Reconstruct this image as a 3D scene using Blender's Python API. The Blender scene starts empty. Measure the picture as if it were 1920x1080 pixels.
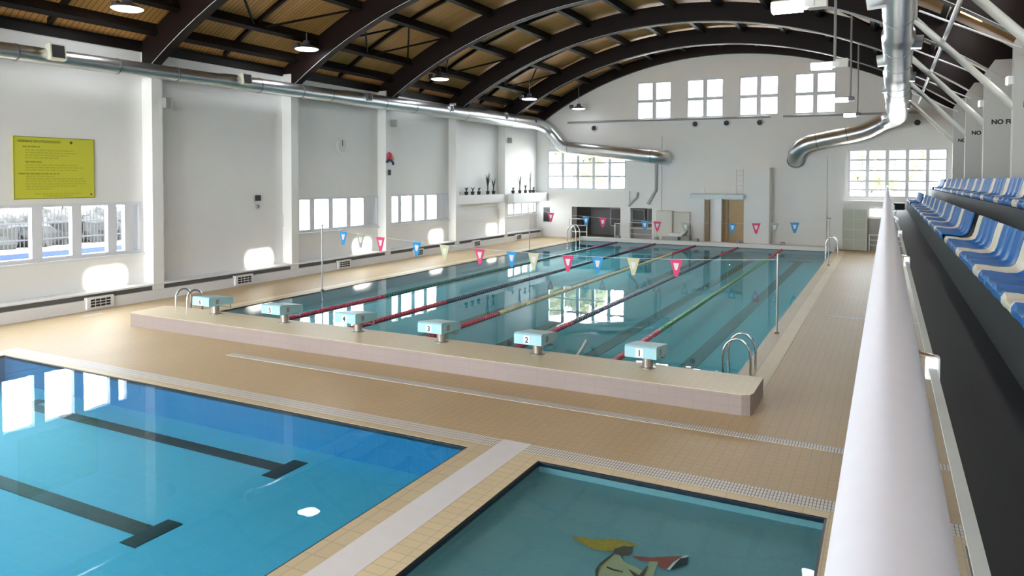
import bpy, math, random
from mathutils import Vector, Matrix
random.seed(7)
SC = bpy.context.scene
COL = SC.collection
PI = math.pi
R = math.radians

# ------------------------------------------------------------------ camera
cam_d = bpy.data.cameras.new('camera')
cam = bpy.data.objects.new('camera', cam_d)
COL.objects.link(cam)
F_PX, PPY = 1370.285, 374.371
CAM = Vector((2.1989, -11.5963, 3.321))
yaw, pitch, roll = 0.47402, -0.02909, 0.00360
fwd = Vector((-math.sin(yaw)*math.cos(pitch), math.cos(yaw)*math.cos(pitch), math.sin(pitch)))
rgt = Vector((math.cos(yaw), math.sin(yaw), 0))
upv = rgt.cross(fwd)
r2 = rgt*math.cos(roll) + upv*math.sin(roll)
u2 = upv*math.cos(roll) - rgt*math.sin(roll)
m3 = Matrix((r2, u2, -fwd)).transposed()
cam.matrix_world = Matrix.Translation(CAM) @ m3.to_4x4()
cam_d.sensor_width = 36.0
cam_d.lens = 36.0*F_PX/1920
cam_d.shift_y = -(540-PPY)/1920
cam_d.clip_start = 0.02
cam_d.clip_end = 400
SC.camera = cam

# ------------------------------------------------------------------ view
SC.view_settings.view_transform = 'Standard'
SC.view_settings.look = 'None'
SC.view_settings.gamma = 1
SC.view_settings.use_curve_mapping = False
SC.view_settings.exposure = 1.93
try:
    SC.cycles.use_denoising = True
    SC.cycles.max_bounces = 14
    SC.cycles.diffuse_bounces = 7
    SC.cycles.glossy_bounces = 5
    SC.cycles.transparent_max_bounces = 16
    SC.cycles.sample_clamp_indirect = 8
    SC.cycles.caustics_reflective = False
    SC.cycles.caustics_refractive = False
except Exception:
    pass

# ------------------------------------------------------------------ world, sun, daylight portals
W = bpy.data.worlds.new('world')
SC.world = W
W.use_nodes = True
nt = W.node_tree
nt.nodes['Background'].inputs[0].default_value = (0.90, 0.95, 1.0, 1)
nt.nodes['Background'].inputs[1].default_value = 7.0

SUN_SLOPE = 0.35
sd = bpy.data.lights.new('sun', 'SUN')
sd.energy = 16
sd.angle = R(1.2)
sd.color = (1.0, 0.95, 0.86)
so = bpy.data.objects.new('sun', sd)
COL.objects.link(so)
so.rotation_euler = Vector((1, 0, SUN_SLOPE)).to_track_quat('Z', 'Y').to_euler()


def portal(name, c, n, w, h, e=0.0, color=(0.92, 0.96, 1.0)):
    """Daylight through an opening: an area light of the window's size, facing in."""
    d = bpy.data.lights.new(name, 'AREA')
    d.shape = 'RECTANGLE'
    d.size, d.size_y = w, h
    d.energy = max(e, 1)
    d.color = color
    if e <= 0:
        d.cycles.is_portal = True
    o = bpy.data.objects.new(name, d)
    COL.objects.link(o)
    o.location = c
    q = Vector(n).to_track_quat('-Z', 'Z' if abs(n[2]) < 0.9 else 'Y')
    o.rotation_euler = q.to_euler()
    return o


portal('daylight_gable', (-4.95, 26.75, 7.5), (0, -1, 0), 10.2, 2.2)
portal('daylight_far', (-12.8, 26.85, 3.8), (0, -1, 0), 4.9, 2.3)
portal('daylight_gallery_end', (2.6, 26.85, 3.6), (0, -1, 0), 4.3, 2.4)
portal('daylight_wall', (-16.0, -0.4, 2.0), (1, 0, 0), 3.8, 1.3)
portal('daylight_wall', (-16.0, 9.55, 2.0), (1, 0, 0), 4.5, 1.3)
portal('daylight_wall', (-16.0, 14.8, 2.0), (1, 0, 0), 4.5, 1.3)
portal('daylight_wall', (-16.0, 24.8, 1.7), (1, 0, 0), 3.6, 0.7)
portal('daylight_wall', (-16.0, -6.0, 2.0), (1, 0, 0), 4.4, 1.3)
portal('daylight_added_near', (-10.5, -17.9, 3.9), (0, 1, 0), 10.0, 7.0)  # portals at windows added in the unseen near wall for more light
portal('daylight_added_near', (1.4, -17.9, 5.0), (0, 1, 0), 6.0, 2.8)

# ------------------------------------------------------------------ materials
MATS = {}


def mat(name, color, rough=0.5, metal=0.0, spec=0.5, noise=0.0, nscale=6.0, bump=0.0, bscale=40.0, emit=None, estr=0.0, coat=0.0):
    if name in MATS:
        return MATS[name]
    m = bpy.data.materials.new(name)
    m.use_nodes = True
    n = m.node_tree
    b = n.nodes['Principled BSDF']
    b.inputs['Base Color'].default_value = (*color, 1)
    b.inputs['Roughness'].default_value = rough
    b.inputs['Metallic'].default_value = metal
    b.inputs['Specular IOR Level'].default_value = spec
    if coat:
        b.inputs['Coat Weight'].default_value = coat
        b.inputs['Coat Roughness'].default_value = 0.1
    tc = n.nodes.new('ShaderNodeTexCoord')
    if noise > 0:
        t = n.nodes.new('ShaderNodeTexNoise')
        t.inputs['Scale'].default_value = nscale
        t.inputs['Detail'].default_value = 4
        n.links.new(tc.outputs['Object'], t.inputs['Vector'])
        mx = n.nodes.new('ShaderNodeMix')
        mx.data_type = 'RGBA'
        mx.inputs[6].default_value = (*[max(0, c*(1-noise)) for c in color], 1)
        mx.inputs[7].default_value = (*[min(1, c*(1+noise)) for c in color], 1)
        n.links.new(t.outputs['Fac'], mx.inputs[0])
        n.links.new(mx.outputs[2], b.inputs['Base Color'])
    if bump > 0:
        t2 = n.nodes.new('ShaderNodeTexNoise')
        t2.inputs['Scale'].default_value = bscale
        n.links.new(tc.outputs['Object'], t2.inputs['Vector'])
        bp = n.nodes.new('ShaderNodeBump')
        bp.inputs['Strength'].default_value = bump
        bp.inputs['Distance'].default_value = 0.01
        n.links.new(t2.outputs['Fac'], bp.inputs['Height'])
        n.links.new(bp.outputs['Normal'], b.inputs['Normal'])
    if emit:
        b.inputs['Emission Color'].default_value = (*emit, 1)
        b.inputs['Emission Strength'].default_value = estr
    MATS[name] = m
    return m


def tilemat(name, c1, c2, mortar, w, h, gap=0.02, rough=0.4, offset=0.0, plane='XY', noise=0.12, nscale=0.5, spec=0.5):
    if name in MATS:
        return MATS[name]
    m = bpy.data.materials.new(name)
    m.use_nodes = True
    n = m.node_tree
    b = n.nodes['Principled BSDF']
    b.inputs['Roughness'].default_value = rough
    b.inputs['Specular IOR Level'].default_value = spec
    tc = n.nodes.new('ShaderNodeTexCoord')
    sep = n.nodes.new('ShaderNodeSeparateXYZ')
    cmb = n.nodes.new('ShaderNodeCombineXYZ')
    n.links.new(tc.outputs['Object'], sep.inputs[0])
    n.links.new(sep.outputs[plane[0]], cmb.inputs[0])
    n.links.new(sep.outputs[plane[1]], cmb.inputs[1])
    br = n.nodes.new('ShaderNodeTexBrick')
    br.offset = offset
    br.inputs['Color1'].default_value = (*c1, 1)
    br.inputs['Color2'].default_value = (*c2, 1)
    br.inputs['Mortar'].default_value = (*mortar, 1)
    br.inputs['Scale'].default_value = 1.0
    br.inputs['Mortar Size'].default_value = gap*min(w, h)
    br.inputs['Brick Width'].default_value = w
    br.inputs['Row Height'].default_value = h
    n.links.new(cmb.outputs[0], br.inputs['Vector'])
    t = n.nodes.new('ShaderNodeTexNoise')
    t.inputs['Scale'].default_value = nscale
    t.inputs['Detail'].default_value = 3
    n.links.new(tc.outputs['Object'], t.inputs['Vector'])
    mr = n.nodes.new('ShaderNodeMapRange')
    mr.inputs[3].default_value = 1-noise
    mr.inputs[4].default_value = 1+noise
    n.links.new(t.outputs['Fac'], mr.inputs[0])
    mx = n.nodes.new('ShaderNodeMix')
    mx.data_type = 'RGBA'
    mx.blend_type = 'MULTIPLY'
    mx.inputs[0].default_value = 1
    n.links.new(br.outputs['Color'], mx.inputs[6])
    n.links.new(mr.outputs[0], mx.inputs[7])
    n.links.new(mx.outputs[2], b.inputs['Base Color'])
    MATS[name] = m
    return m


def watermat(name, tint, wave, wscale, strength=1.0, ior=1.27, refl=0.6):
    m = bpy.data.materials.new(name)
    m.use_nodes = True
    n = m.node_tree
    n.nodes.remove(n.nodes['Principled BSDF'])
    out = n.nodes['Material Output']
    tr = n.nodes.new('ShaderNodeBsdfTransparent')
    tr.inputs[0].default_value = (*tint, 1)
    gl = n.nodes.new('ShaderNodeBsdfGlossy')
    gl.inputs['Roughness'].default_value = 0.0
    gl.inputs['Color'].default_value = (refl, refl, refl, 1)
    fr = n.nodes.new('ShaderNodeFresnel')
    # the same reflectance from both sides (light goes straight through these thin surfaces)
    ge = n.nodes.new('ShaderNodeNewGeometry')
    io = n.nodes.new('ShaderNodeMapRange')
    io.inputs[3].default_value = ior
    io.inputs[4].default_value = 1/ior
    n.links.new(ge.outputs['Backfacing'], io.inputs[0])
    n.links.new(io.outputs[0], fr.inputs['IOR'])
    mx = n.nodes.new('ShaderNodeMixShader')
    tc = n.nodes.new('ShaderNodeTexCoord')
    tx = n.nodes.new('ShaderNodeTexNoise')
    tx.inputs['Scale'].default_value = wscale
    tx.inputs['Detail'].default_value = 2
    bp = n.nodes.new('ShaderNodeBump')
    bp.inputs['Strength'].default_value = strength
    bp.inputs['Distance'].default_value = wave
    n.links.new(tc.outputs['Object'], tx.inputs['Vector'])
    n.links.new(tx.outputs['Fac'], bp.inputs['Height'])
    n.links.new(bp.outputs['Normal'], gl.inputs['Normal'])
    n.links.new(bp.outputs['Normal'], fr.inputs['Normal'])
    n.links.new(fr.outputs[0], mx.inputs[0])
    n.links.new(tr.outputs[0], mx.inputs[1])
    n.links.new(gl.outputs[0], mx.inputs[2])
    n.links.new(mx.outputs[0], out.inputs['Surface'])
    return m


def glassmat(name, tint, ior=1.45):
    return watermat(name, tint, 0.0, 1.0, 0.0, ior, 1.0)


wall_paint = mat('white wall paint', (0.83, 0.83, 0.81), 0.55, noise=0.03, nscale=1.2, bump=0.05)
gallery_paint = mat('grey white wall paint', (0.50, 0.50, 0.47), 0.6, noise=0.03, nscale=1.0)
trim_paint = mat('white trim paint', (0.78, 0.79, 0.80), 0.4, noise=0.02)
frame_white = mat('white window frame', (0.72, 0.74, 0.78), 0.35)
deck_tile = tilemat('tan deck tile', (0.57, 0.435, 0.265), (0.55, 0.42, 0.255), (0.495, 0.375, 0.23), 0.12, 0.12, 0.06, 0.48, spec=0.16)
cream_tile = tilemat('cream coping tile', (0.72, 0.61, 0.40), (0.69, 0.58, 0.38), (0.58, 0.48, 0.32), 0.25, 0.125, 0.05, 0.45, spec=0.15)
sand_tile = tilemat('sand coping tile', (0.60, 0.51, 0.34), (0.58, 0.49, 0.32), (0.50, 0.42, 0.28), 0.25, 0.25, 0.04, 0.45, spec=0.15)
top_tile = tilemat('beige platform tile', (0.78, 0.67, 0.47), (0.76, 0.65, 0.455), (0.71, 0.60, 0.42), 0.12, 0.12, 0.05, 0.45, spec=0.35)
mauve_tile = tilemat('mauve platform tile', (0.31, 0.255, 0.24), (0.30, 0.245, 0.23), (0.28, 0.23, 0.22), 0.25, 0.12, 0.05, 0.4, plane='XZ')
grate_white = tilemat('white drain grate', (0.78, 0.75, 0.70), (0.76, 0.73, 0.68), (0.22, 0.21, 0.20), 0.035, 0.075, 0.13, 0.5, spec=0.2)
strip_white = mat('white strip tile', (0.74, 0.74, 0.76), 0.5, spec=0.2, noise=0.04)
pool_teal = tilemat('teal pool tile', (0.13, 0.46, 0.57), (0.125, 0.45, 0.56), (0.15, 0.47, 0.58), 0.25, 0.25, 0.03, 0.5, noise=0.05)
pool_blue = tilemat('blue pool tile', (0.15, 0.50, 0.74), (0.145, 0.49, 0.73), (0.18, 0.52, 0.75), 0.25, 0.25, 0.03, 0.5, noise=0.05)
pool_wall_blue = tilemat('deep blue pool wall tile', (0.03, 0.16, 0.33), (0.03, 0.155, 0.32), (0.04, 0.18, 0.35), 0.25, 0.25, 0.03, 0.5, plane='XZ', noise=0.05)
pool_small = tilemat('grey teal pool tile', (0.22, 0.36, 0.40), (0.215, 0.35, 0.39), (0.23, 0.37, 0.41), 0.05, 0.05, 0.04, 0.5, noise=0.08)
line_black = tilemat('black line tile', (0.008, 0.008, 0.010), (0.007, 0.007, 0.009), (0.02, 0.025, 0.03), 0.125, 0.125, 0.05, 0.5)
edge_dark = mat('dark edge tile', (0.012, 0.02, 0.035), 0.4)
glulam = mat('dark brown laminated timber', (0.011, 0.0055, 0.0045), 0.5, spec=0.2, noise=0.25, nscale=3)
purlin_m = mat('dark stained purlin timber', (0.009, 0.006, 0.005), 0.55, spec=0.2, noise=0.2, nscale=4)
roof_board = tilemat('orange brown roof boards', (0.62, 0.33, 0.105), (0.53, 0.275, 0.08), (0.15, 0.07, 0.02), 30.0, 0.14, 0.07, 0.5, plane='XY', noise=0.25, nscale=0.8)
galv = mat('galvanised duct steel', (0.58, 0.60, 0.61), 0.30, 0.95, noise=0.06, nscale=2.5)
galv_dark = mat('duct seam', (0.25, 0.27, 0.28), 0.4, 0.8)
steel = mat('stainless steel', (0.70, 0.70, 0.71), 0.18, 1.0)
steel_br = mat('brushed steel post', (0.42, 0.38, 0.34), 0.35, 0.85, noise=0.1, nscale=12)
rail_paint = mat('white handrail paint', (0.76, 0.79, 0.90), 0.45, spec=0.25, noise=0.03, nscale=30)
pale_metal = mat('pale painted metal', (0.66, 0.66, 0.60), 0.4)
grey_metal = mat('grey painted metal', (0.30, 0.30, 0.29), 0.45)
light_metal = mat('light painted steel', (0.80, 0.80, 0.80), 0.35)
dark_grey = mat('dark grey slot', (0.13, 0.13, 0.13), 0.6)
black_m = mat('black plastic', (0.012, 0.012, 0.013), 0.5)
black_frame = mat('pale yellow nozzle frame', (0.72, 0.70, 0.55), 0.4)
charcoal = mat('charcoal rubber floor', (0.013, 0.0145, 0.018), 0.6, spec=0.3, noise=0.25, nscale=1.6, bump=0.1)
charcoal_r = mat('charcoal painted riser', (0.017, 0.017, 0.020), 0.6, spec=0.3, noise=0.3, nscale=2.2)
seat_blue = mat('blue seat plastic', (0.003, 0.125, 0.40), 0.45, spec=0.25, noise=0.05, nscale=6)
seat_white = mat('off white seat plastic', (0.66, 0.62, 0.52), 0.45, spec=0.25)
block_blue = mat('pale turquoise block top', (0.42, 0.68, 0.73), 0.4, noise=0.05)
block_side = mat('turquoise block side', (0.36, 0.64, 0.71), 0.4)
red_p = mat('red plastic', (0.62, 0.045, 0.10), 0.35)
green_p = mat('dark green plastic', (0.02, 0.17, 0.13), 0.35)
lime_p = mat('bright green plastic', (0.06, 0.36, 0.12), 0.35)
navy_p = mat('navy plastic', (0.018, 0.03, 0.085), 0.35)
cream_p = mat('pale yellow plastic', (0.72, 0.66, 0.36), 0.35)
purple_p = mat('dark pink plastic', (0.30, 0.04, 0.13), 0.35)
flag_blue = mat('light blue pennant', (0.02, 0.30, 0.62), 0.6)
flag_red = mat('pink red pennant', (0.72, 0.05, 0.16), 0.6)
flag_yel = mat('pale green yellow pennant', (0.62, 0.62, 0.36), 0.6)
flag_grey = mat('sage pennant', (0.36, 0.40, 0.32), 0.6)
flag_in = mat('white pennant centre', (0.80, 0.74, 0.78), 0.6)
sign_yellow = mat('yellow sign board', (0.60, 0.60, 0.045), 0.5)
sign_edge = mat('olive sign edge', (0.30, 0.30, 0.08), 0.5)
sign_ink = mat('olive print', (0.30, 0.31, 0.02), 0.6)
sign_ink2 = mat('faint olive print', (0.47, 0.47, 0.04), 0.6)
sign_dark = mat('dark olive print', (0.10, 0.10, 0.01), 0.6)
pane = glassmat('window glass', (0.97, 0.98, 0.98))
guard = glassmat('guard glass', (0.93, 0.97, 0.96), 1.5)
guard_edge = mat('ground glass edge', (0.50, 0.55, 0.55), 0.45, noise=0.15, nscale=9)
frosted = mat('frosted white panel', (0.80, 0.84, 0.90), 0.5)
lamp_white = mat('lit lamp diffuser', (0.9, 0.9, 0.9), 0.5, emit=(0.93, 0.95, 1.0), estr=7)
lamp_dim = mat('dim lamp diffuser', (0.9, 0.9, 0.9), 0.5, emit=(0.95, 0.96, 1.0), estr=3)
lamp_shell = mat('lamp housing', (0.10, 0.10, 0.12), 0.4, 0.3)
wood_door = mat('tan wood board', (0.50, 0.34, 0.16), 0.5, noise=0.12, nscale=2)
wood_brown = mat('brown wood post', (0.27, 0.18, 0.09), 0.5)
dark_glass = mat('dark window recess', (0.030, 0.026, 0.024), 0.3)
room_grey = mat('grey room plaster', (0.36, 0.35, 0.35), 0.7, noise=0.1, nscale=1)
locker_m = mat('pale green grey locker', (0.50, 0.53, 0.46), 0.5)
plant_g = mat('dark green leaves', (0.02, 0.055, 0.025), 0.5, noise=0.3, nscale=8)
pot_m = mat('dark plant pot', (0.03, 0.035, 0.03), 0.6)
tree_y = mat('yellow green foliage', (0.070, 0.076, 0.034), 0.7, noise=0.4, nscale=1.5)
tree_g = mat('olive green foliage', (0.040, 0.047, 0.024), 0.7, noise=0.4, nscale=1.5)
bark = mat('grey brown bark', (0.12, 0.10, 0.08), 0.8)
ground_m = mat('pale concrete yard', (0.62, 0.60, 0.56), 0.8, noise=0.1, nscale=0.6)
fence_m = mat('dark fence metal', (0.006, 0.006, 0.010), 0.6)
hedge_m = mat('dark hedge', (0.012, 0.013, 0.012), 0.8, noise=0.5, nscale=3)
blue_wall_m = mat('blue painted kerb wall', (0.010, 0.028, 0.085), 0.6)
art_skin = mat('tan mosaic', (0.52, 0.43, 0.25), 0.5)
art_gold = mat('gold mosaic', (0.50, 0.29, 0.02), 0.5, noise=0.4, nscale=25)
art_brown = mat('brown mosaic', (0.10, 0.06, 0.035), 0.5)
art_red = mat('red mosaic', (0.45, 0.07, 0.04), 0.5)
art_black = mat('black mosaic', (0.015, 0.012, 0.012), 0.5)
art_white = mat('white mosaic', (0.75, 0.75, 0.73), 0.5)
clock_face = mat('clock face', (0.62, 0.63, 0.62), 0.4)


# ------------------------------------------------------------------ mesh builder
class MB:
    def __init__(s):
        s.v, s.f, s.mi = [], [], []

    def add(s, vs, fs, mi=0):
        o = len(s.v)
        s.v += [tuple(v) for v in vs]
        s.f += [tuple(i+o for i in f) for f in fs]
        s.mi += [mi]*len(fs)
        return s

    def box(s, x0, x1, y0, y1, z0, z1, mi=0):
        vs = [(x, y, z) for z in (z0, z1) for y in (y0, y1) for x in (x0, x1)]
        fs = [(0, 2, 3, 1), (4, 5, 7, 6), (0, 1, 5, 4), (2, 6, 7, 3), (0, 4, 6, 2), (1, 3, 7, 5)]
        return s.add(vs, fs, mi)

    def bbox(s, x0, x1, y0, y1, z0, z1, b=0.01, mi=0):
        """box with chamfered vertical and top edges (octagonal plan + top chamfer)"""
        def ring(i, z):
            return [(x0+i+b, y0+i, z), (x1-i-b, y0+i, z), (x1-i, y0+i+b, z), (x1-i, y1-i-b, z),
                    (x1-i-b, y1-i, z), (x0+i+b, y1-i, z), (x0+i, y1-i-b, z), (x0+i, y0+i+b, z)]
        rs = [ring(0, z0), ring(0, z1-b), ring(b, z1)]
        vs = sum(rs, [])
        fs = [tuple(reversed(range(8))), tuple(range(16, 24))]
        for k in range(2):
            for i in range(8):
                j = (i+1) % 8
                fs.append((k*8+i, k*8+j, (k+1)*8+j, (k+1)*8+i))
        return s.add(vs, fs, mi)

    def cyl(s, p, q, r, n=12, r2=None, mi=0, caps=True):
        p, q = Vector(p), Vector(q)
        r2 = r if r2 is None else r2
        d = (q-p).normalized()
        a = d.orthogonal().normalized()
        b = d.cross(a)
        vs = []
        for c, rr in ((p, r), (q, r2)):
            for i in range(n):
                t = 2*PI*i/n
                vs.append(c+a*(rr*math.cos(t))+b*(rr*math.sin(t)))
        fs = [(i, (i+1) % n, n+(i+1) % n, n+i) for i in range(n)]
        if caps:
            fs += [tuple(reversed(range(n))), tuple(range(n, 2*n))]
        return s.add(vs, fs, mi)

    def tube(s, pts, r, n=10, mi=0, caps=True):
        pts = [Vector(p) for p in pts]
        rs = r if isinstance(r, (list, tuple)) else [r]*len(pts)
        d0 = (pts[1]-pts[0]).normalized()
        a = d0.orthogonal().normalized()
        vs = []
        for k, p in enumerate(pts):
            if k == 0:
                d = d0
            elif k == len(pts)-1:
                d = (pts[k]-pts[k-1]).normalized()
            else:
                d = ((pts[k]-pts[k-1]).normalized()+(pts[k+1]-pts[k]).normalized()).normalized()
            a = (a-d*a.dot(d)).normalized()
            b = d.cross(a)
            for i in range(n):
                t = 2*PI*i/n
                vs.append(p+a*(rs[k]*math.cos(t))+b*(rs[k]*math.sin(t)))
        fs = []
        for k in range(len(pts)-1):
            for i in range(n):
                j = (i+1) % n
                fs.append((k*n+i, k*n+j, (k+1)*n+j, (k+1)*n+i))
        if caps:
            fs += [tuple(reversed(range(n))), tuple(range((len(pts)-1)*n, len(pts)*n))]
        return s.add(vs, fs, mi)

    def prism(s, poly, lo, hi, axis='y', mi=0):
        """poly: list of 2-D points; extruded along axis from lo to hi"""
        def P(a, b, t):
            return {'y': (a, t, b), 'x': (t, a, b), 'z': (a, b, t)}[axis]
        n = len(poly)
        vs = [P(a, b, lo) for a, b in poly]+[P(a, b, hi) for a, b in poly]
        fs = [tuple(range(n)), tuple(reversed(range(n, 2*n)))]
        fs += [(i, n+i, n+(i+1) % n, (i+1) % n) for i in range(n)]
        return s.add(vs, fs, mi)

    def lathe(s, prof, c, n=20, axis='z', mi=0):
        vs = []
        for (r, h) in prof:
            for i in range(n):
                t = 2*PI*i/n
                a, b = r*math.cos(t), r*math.sin(t)
                vs.append({'z': (c[0]+a, c[1]+b, c[2]+h), 'x': (c[0]+h, c[1]+a, c[2]+b), 'y': (c[0]+a, c[1]+h, c[2]+b)}[axis])
        fs = []
        for k in range(len(prof)-1):
            for i in range(n):
                j = (i+1) % n
                fs.append((k*n+i, k*n+j, (k+1)*n+j, (k+1)*n+i))
        fs += [tuple(reversed(range(n))), tuple(range((len(prof)-1)*n, len(prof)*n))]
        return s.add(vs, fs, mi)

    def mesh(s, name, mats, smooth=False):
        me = bpy.data.meshes.new(name)
        me.from_pydata(s.v, [], s.f)
        for m in (mats if isinstance(mats, (list, tuple)) else [mats]):
            me.materials.append(m)
        for p, i in zip(me.polygons, s.mi):
            p.material_index = i
        me.update()
        import bmesh
        bm = bmesh.new()
        bm.from_mesh(me)
        bmesh.ops.recalc_face_normals(bm, faces=bm.faces)
        bm.to_mesh(me)
        bm.free()
        if smooth:
            me.shade_smooth()
            try:
                me.set_sharp_from_angle(angle=R(38))
            except Exception:
                pass
        return me

    def build(s, name, mats, parent=None, smooth=False, loc=None):
        o = bpy.data.objects.new(name, s.mesh(name, mats, smooth))
        COL.objects.link(o)
        if parent is not None:
            o.parent = parent
        if loc is not None:
            o.location = loc
        return o


def tag(o, label=None, cat=None, group=None, kind=None):
    if label:
        o['label'] = label
    if cat:
        o['category'] = cat
    if group:
        o['group'] = group
    if kind:
        o['kind'] = kind
    return o


def empty(name, loc, rz=0.0):
    o = bpy.data.objects.new(name, None)
    COL.objects.link(o)
    o.location = loc
    o.rotation_euler = (0, 0, rz)
    o.empty_display_size = 0.1
    return o


def struct(name, mb, m, parent=None, smooth=False, label=None):
    o = mb.build(name, m, parent, smooth)
    if parent is None:
        o['kind'] = 'structure'
    if label:
        o['label'] = label
    return o


def copy_tree(o, parent=None):
    c = o.copy()
    COL.objects.link(c)
    if parent is not None:
        c.parent = parent
    for ch in list(o.children):
        copy_tree(ch, c)
    return c


ORD = ['first', 'second', 'third', 'fourth', 'fifth', 'sixth', 'seventh', 'eighth', 'ninth', 'tenth', 'eleventh',
       'twelfth', 'thirteenth', 'fourteenth', 'fifteenth', 'sixteenth', 'seventeenth', 'eighteenth']


def wall_cells(mb, axis, t0, t1, u0, u1, z0, z1, holes, mi=0):
    """wall slab from t0 to t1 (thickness axis), spanning u0..u1 x z0..z1, minus rectangular holes (u0,u1,z0,z1)"""
    us = sorted(set([u0, u1]+[c for h in holes for c in h[:2] if u0 < c < u1]))
    zs = sorted(set([z0, z1]+[c for h in holes for c in h[2:] if z0 < c < z1]))
    for i in range(len(us)-1):
        run = None
        for k in range(len(zs)-1):
            cu, cz = (us[i]+us[i+1])/2, (zs[k]+zs[k+1])/2
            inside = any(h[0] < cu < h[1] and h[2] < cz < h[3] for h in holes)
            if inside:
                if run:
                    cell(mb, axis, t0, t1, us[i], us[i+1], run[0], run[1], mi)
                run = None
            else:
                run = (run[0], zs[k+1]) if run else (zs[k], zs[k+1])
        if run:
            cell(mb, axis, t0, t1, us[i], us[i+1], run[0], run[1], mi)


def cell(mb, axis, t0, t1, a, b, c, d, mi):
    if axis == 'x':
        mb.box(t0, t1, a, b, c, d, mi)
    elif axis == 'y':
        mb.box(a, b, t0, t1, c, d, mi)
    else:
        mb.box(a, b, c, d, t0, t1, mi)


XL, XR = -15.8, 5.3          # inner faces of the side walls
YF, YB = 26.6, -18.0         # inner faces of the end walls
XC, ZC = -5.4, -7.9          # centre of the roof's circles
RI, RE, RD = 17.35, 18.10, 18.20   # arch intrados, extrados, roof boards


def zc(r, x):
    return ZC+math.sqrt(r*r-(x-XC)**2)


FRAMES = [-14.0, -8.8, -3.6, 1.6, 6.8, 12.0, 17.2, 22.4]

# ------------------------------------------------------------------ floor with pool openings
WATER = -0.012
P0 = (-12.5, 0.0, 0.0, 25.0)          # swimming pool x0,x1,y0,y1
P1 = (-12.35, -2.35, -10.6, -3.88)    # blue teaching pool
P2 = (-1.40, 1.73, -10.6, -3.88)      # small pool with a mosaic
mb = MB()
wall_cells(mb, 'z', -1.6, 0.0, -16.0, 5.0, YB-0.2, 31.0,
           [(P0[0], P0[1], P0[2], P0[3]), (P1[0], P1[1], P1[2], P1[3]), (P2[0], P2[1], P2[2], P2[3])])
struct('floor', mb, deck_tile)


def basin(name, p, depth, mats, slope=0.0):
    """tiled basin: floor (may slope) and four walls standing inside the opening"""
    x0, x1, y0, y1 = p
    m = MB()
    t = 0.02
    d0, d1 = depth, depth+slope
    m.add([(x0, y0, -d0), (x1, y0, -d0), (x1, y1, -d1), (x0, y1, -d1)], [(0, 1, 2, 3)], 0)
    dd = max(d0, d1)
    m.box(x0, x0+t, y0, y1, -dd, -0.02, 1)
    m.box(x1-t, x1, y0, y1, -dd, -0.02, 1)
    m.box(x0+t, x1-t, y0, y0+t, -dd, -0.02, 1)
    m.box(x0+t, x1-t, y1-t, y1, -dd, -0.02, 1)
    # dark rim tile
    e = 0.025
    m.box(x0, x0+e, y0, y1, -0.05, -0.004, 2)
    m.box(x1-e, x1, y0, y1, -0.05, -0.004, 2)
    m.box(x0+e, x1-e, y1-e, y1, -0.05, -0.004, 2)
    m.box(x0+e, x1-e, y0, y0+e, -0.05, -0.004, 2)
    return struct(name, m, mats)


basin('pool_basin', P0, 0.34, [pool_teal, pool_teal, edge_dark])
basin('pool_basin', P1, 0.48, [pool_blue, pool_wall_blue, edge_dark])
basin('pool_basin', P2, 0.12, [pool_small, pool_small, edge_dark])

# painted lane lines and T marks on the basin floors (one tiled line each)
for k, cx in enumerate([-1.2, -3.2, -5.25, -7.3, -9.3, -11.3]):
    m = MB()
    m.box(cx-0.16, cx+0.16, 1.0, 23.0, -0.36, -0.334)
    m.box(cx-0.5, cx+0.5, 0.9, 1.16, -0.36, -0.333)
    m.box(cx-0.5, cx+0.5, 22.9, 23.15, -0.36, -0.333)
    o = struct('floor_marking', m, line_black)
for cy in (-4.56, -6.50, -8.45):
    m = MB()
    m.box(-10.5, -4.72, cy-0.11, cy+0.11, -0.49, -0.474)
    for cx in (-10.5, -4.72):
        m.box(cx-0.12, cx+0.12, cy-0.29, cy+0.29, -0.49, -0.4735)
    struct('floor_marking', m, line_black)

# water surfaces
for p, m_, lab in ((P0, watermat('swimming pool water', (0.52, 0.91, 0.94), 0.0012, 2.2), 'calm teal water filling the long six lane swimming pool'),
                   (P1, watermat('teaching pool water', (0.60, 0.93, 0.98), 0.0012, 1.6), 'bright blue water of the pool with short black T lines'),
                   (P2, watermat('mosaic pool water', (0.72, 0.92, 0.94), 0.0010, 4.0), 'grey teal rippled water over the mosaic figure')):
    m = MB()
    m.add([(p[0]+0.02, p[2]+0.02, WATER), (p[1]-0.02, p[2]+0.02, WATER), (p[1]-0.02, p[3]-0.02, WATER), (p[0]+0.02, p[3]-0.02, WATER)], [(0, 1, 2, 3)])
    o = m.build('pool_water', m_)
    tag(o, lab, 'pool water', kind='stuff')

# copings, drains (flush trims, 4 mm proud)
H = 0.004
m = MB()
m.box(0.0, 0.26, 0.0, 25.3, -0.03, H)
m.box(-12.76, -12.5, -0.05, 25.3, -0.03, H)
struct('pool_coping', m, sand_tile)
m = MB()
m.box(0.26, 0.53, -0.05, 25.4, -0.03, H+0.002)
m.box(-12.98, -12.76, -0.05, 25.3, -0.03, H+0.002)
struct('pool_coping', m, cream_tile)
m = MB()
m.box(P1[0]-0.22, P1[1]+0.0, P1[3], -3.72, -0.03, H)
m.box(P1[1], P1[1]+0.27, -11.0, -3.72, -0.03, H)
m.box(P1[0]-0.22, P1[0], -11.0, P1[3], -0.03, H)
struct('pool_coping', m, sand_tile)
m = MB()
m.box(P2[0]-0.30, P2[0], -11.0, -3.72, -0.03, H)
m.box(P2[0], P2[1]+0.14, P2[3], -3.72, -0.03, H)
m.box(P2[1], P2[1]+0.14, -11.0, P2[3], -0.03, H)
struct('pool_coping', m, cream_tile)
m = MB()
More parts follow.
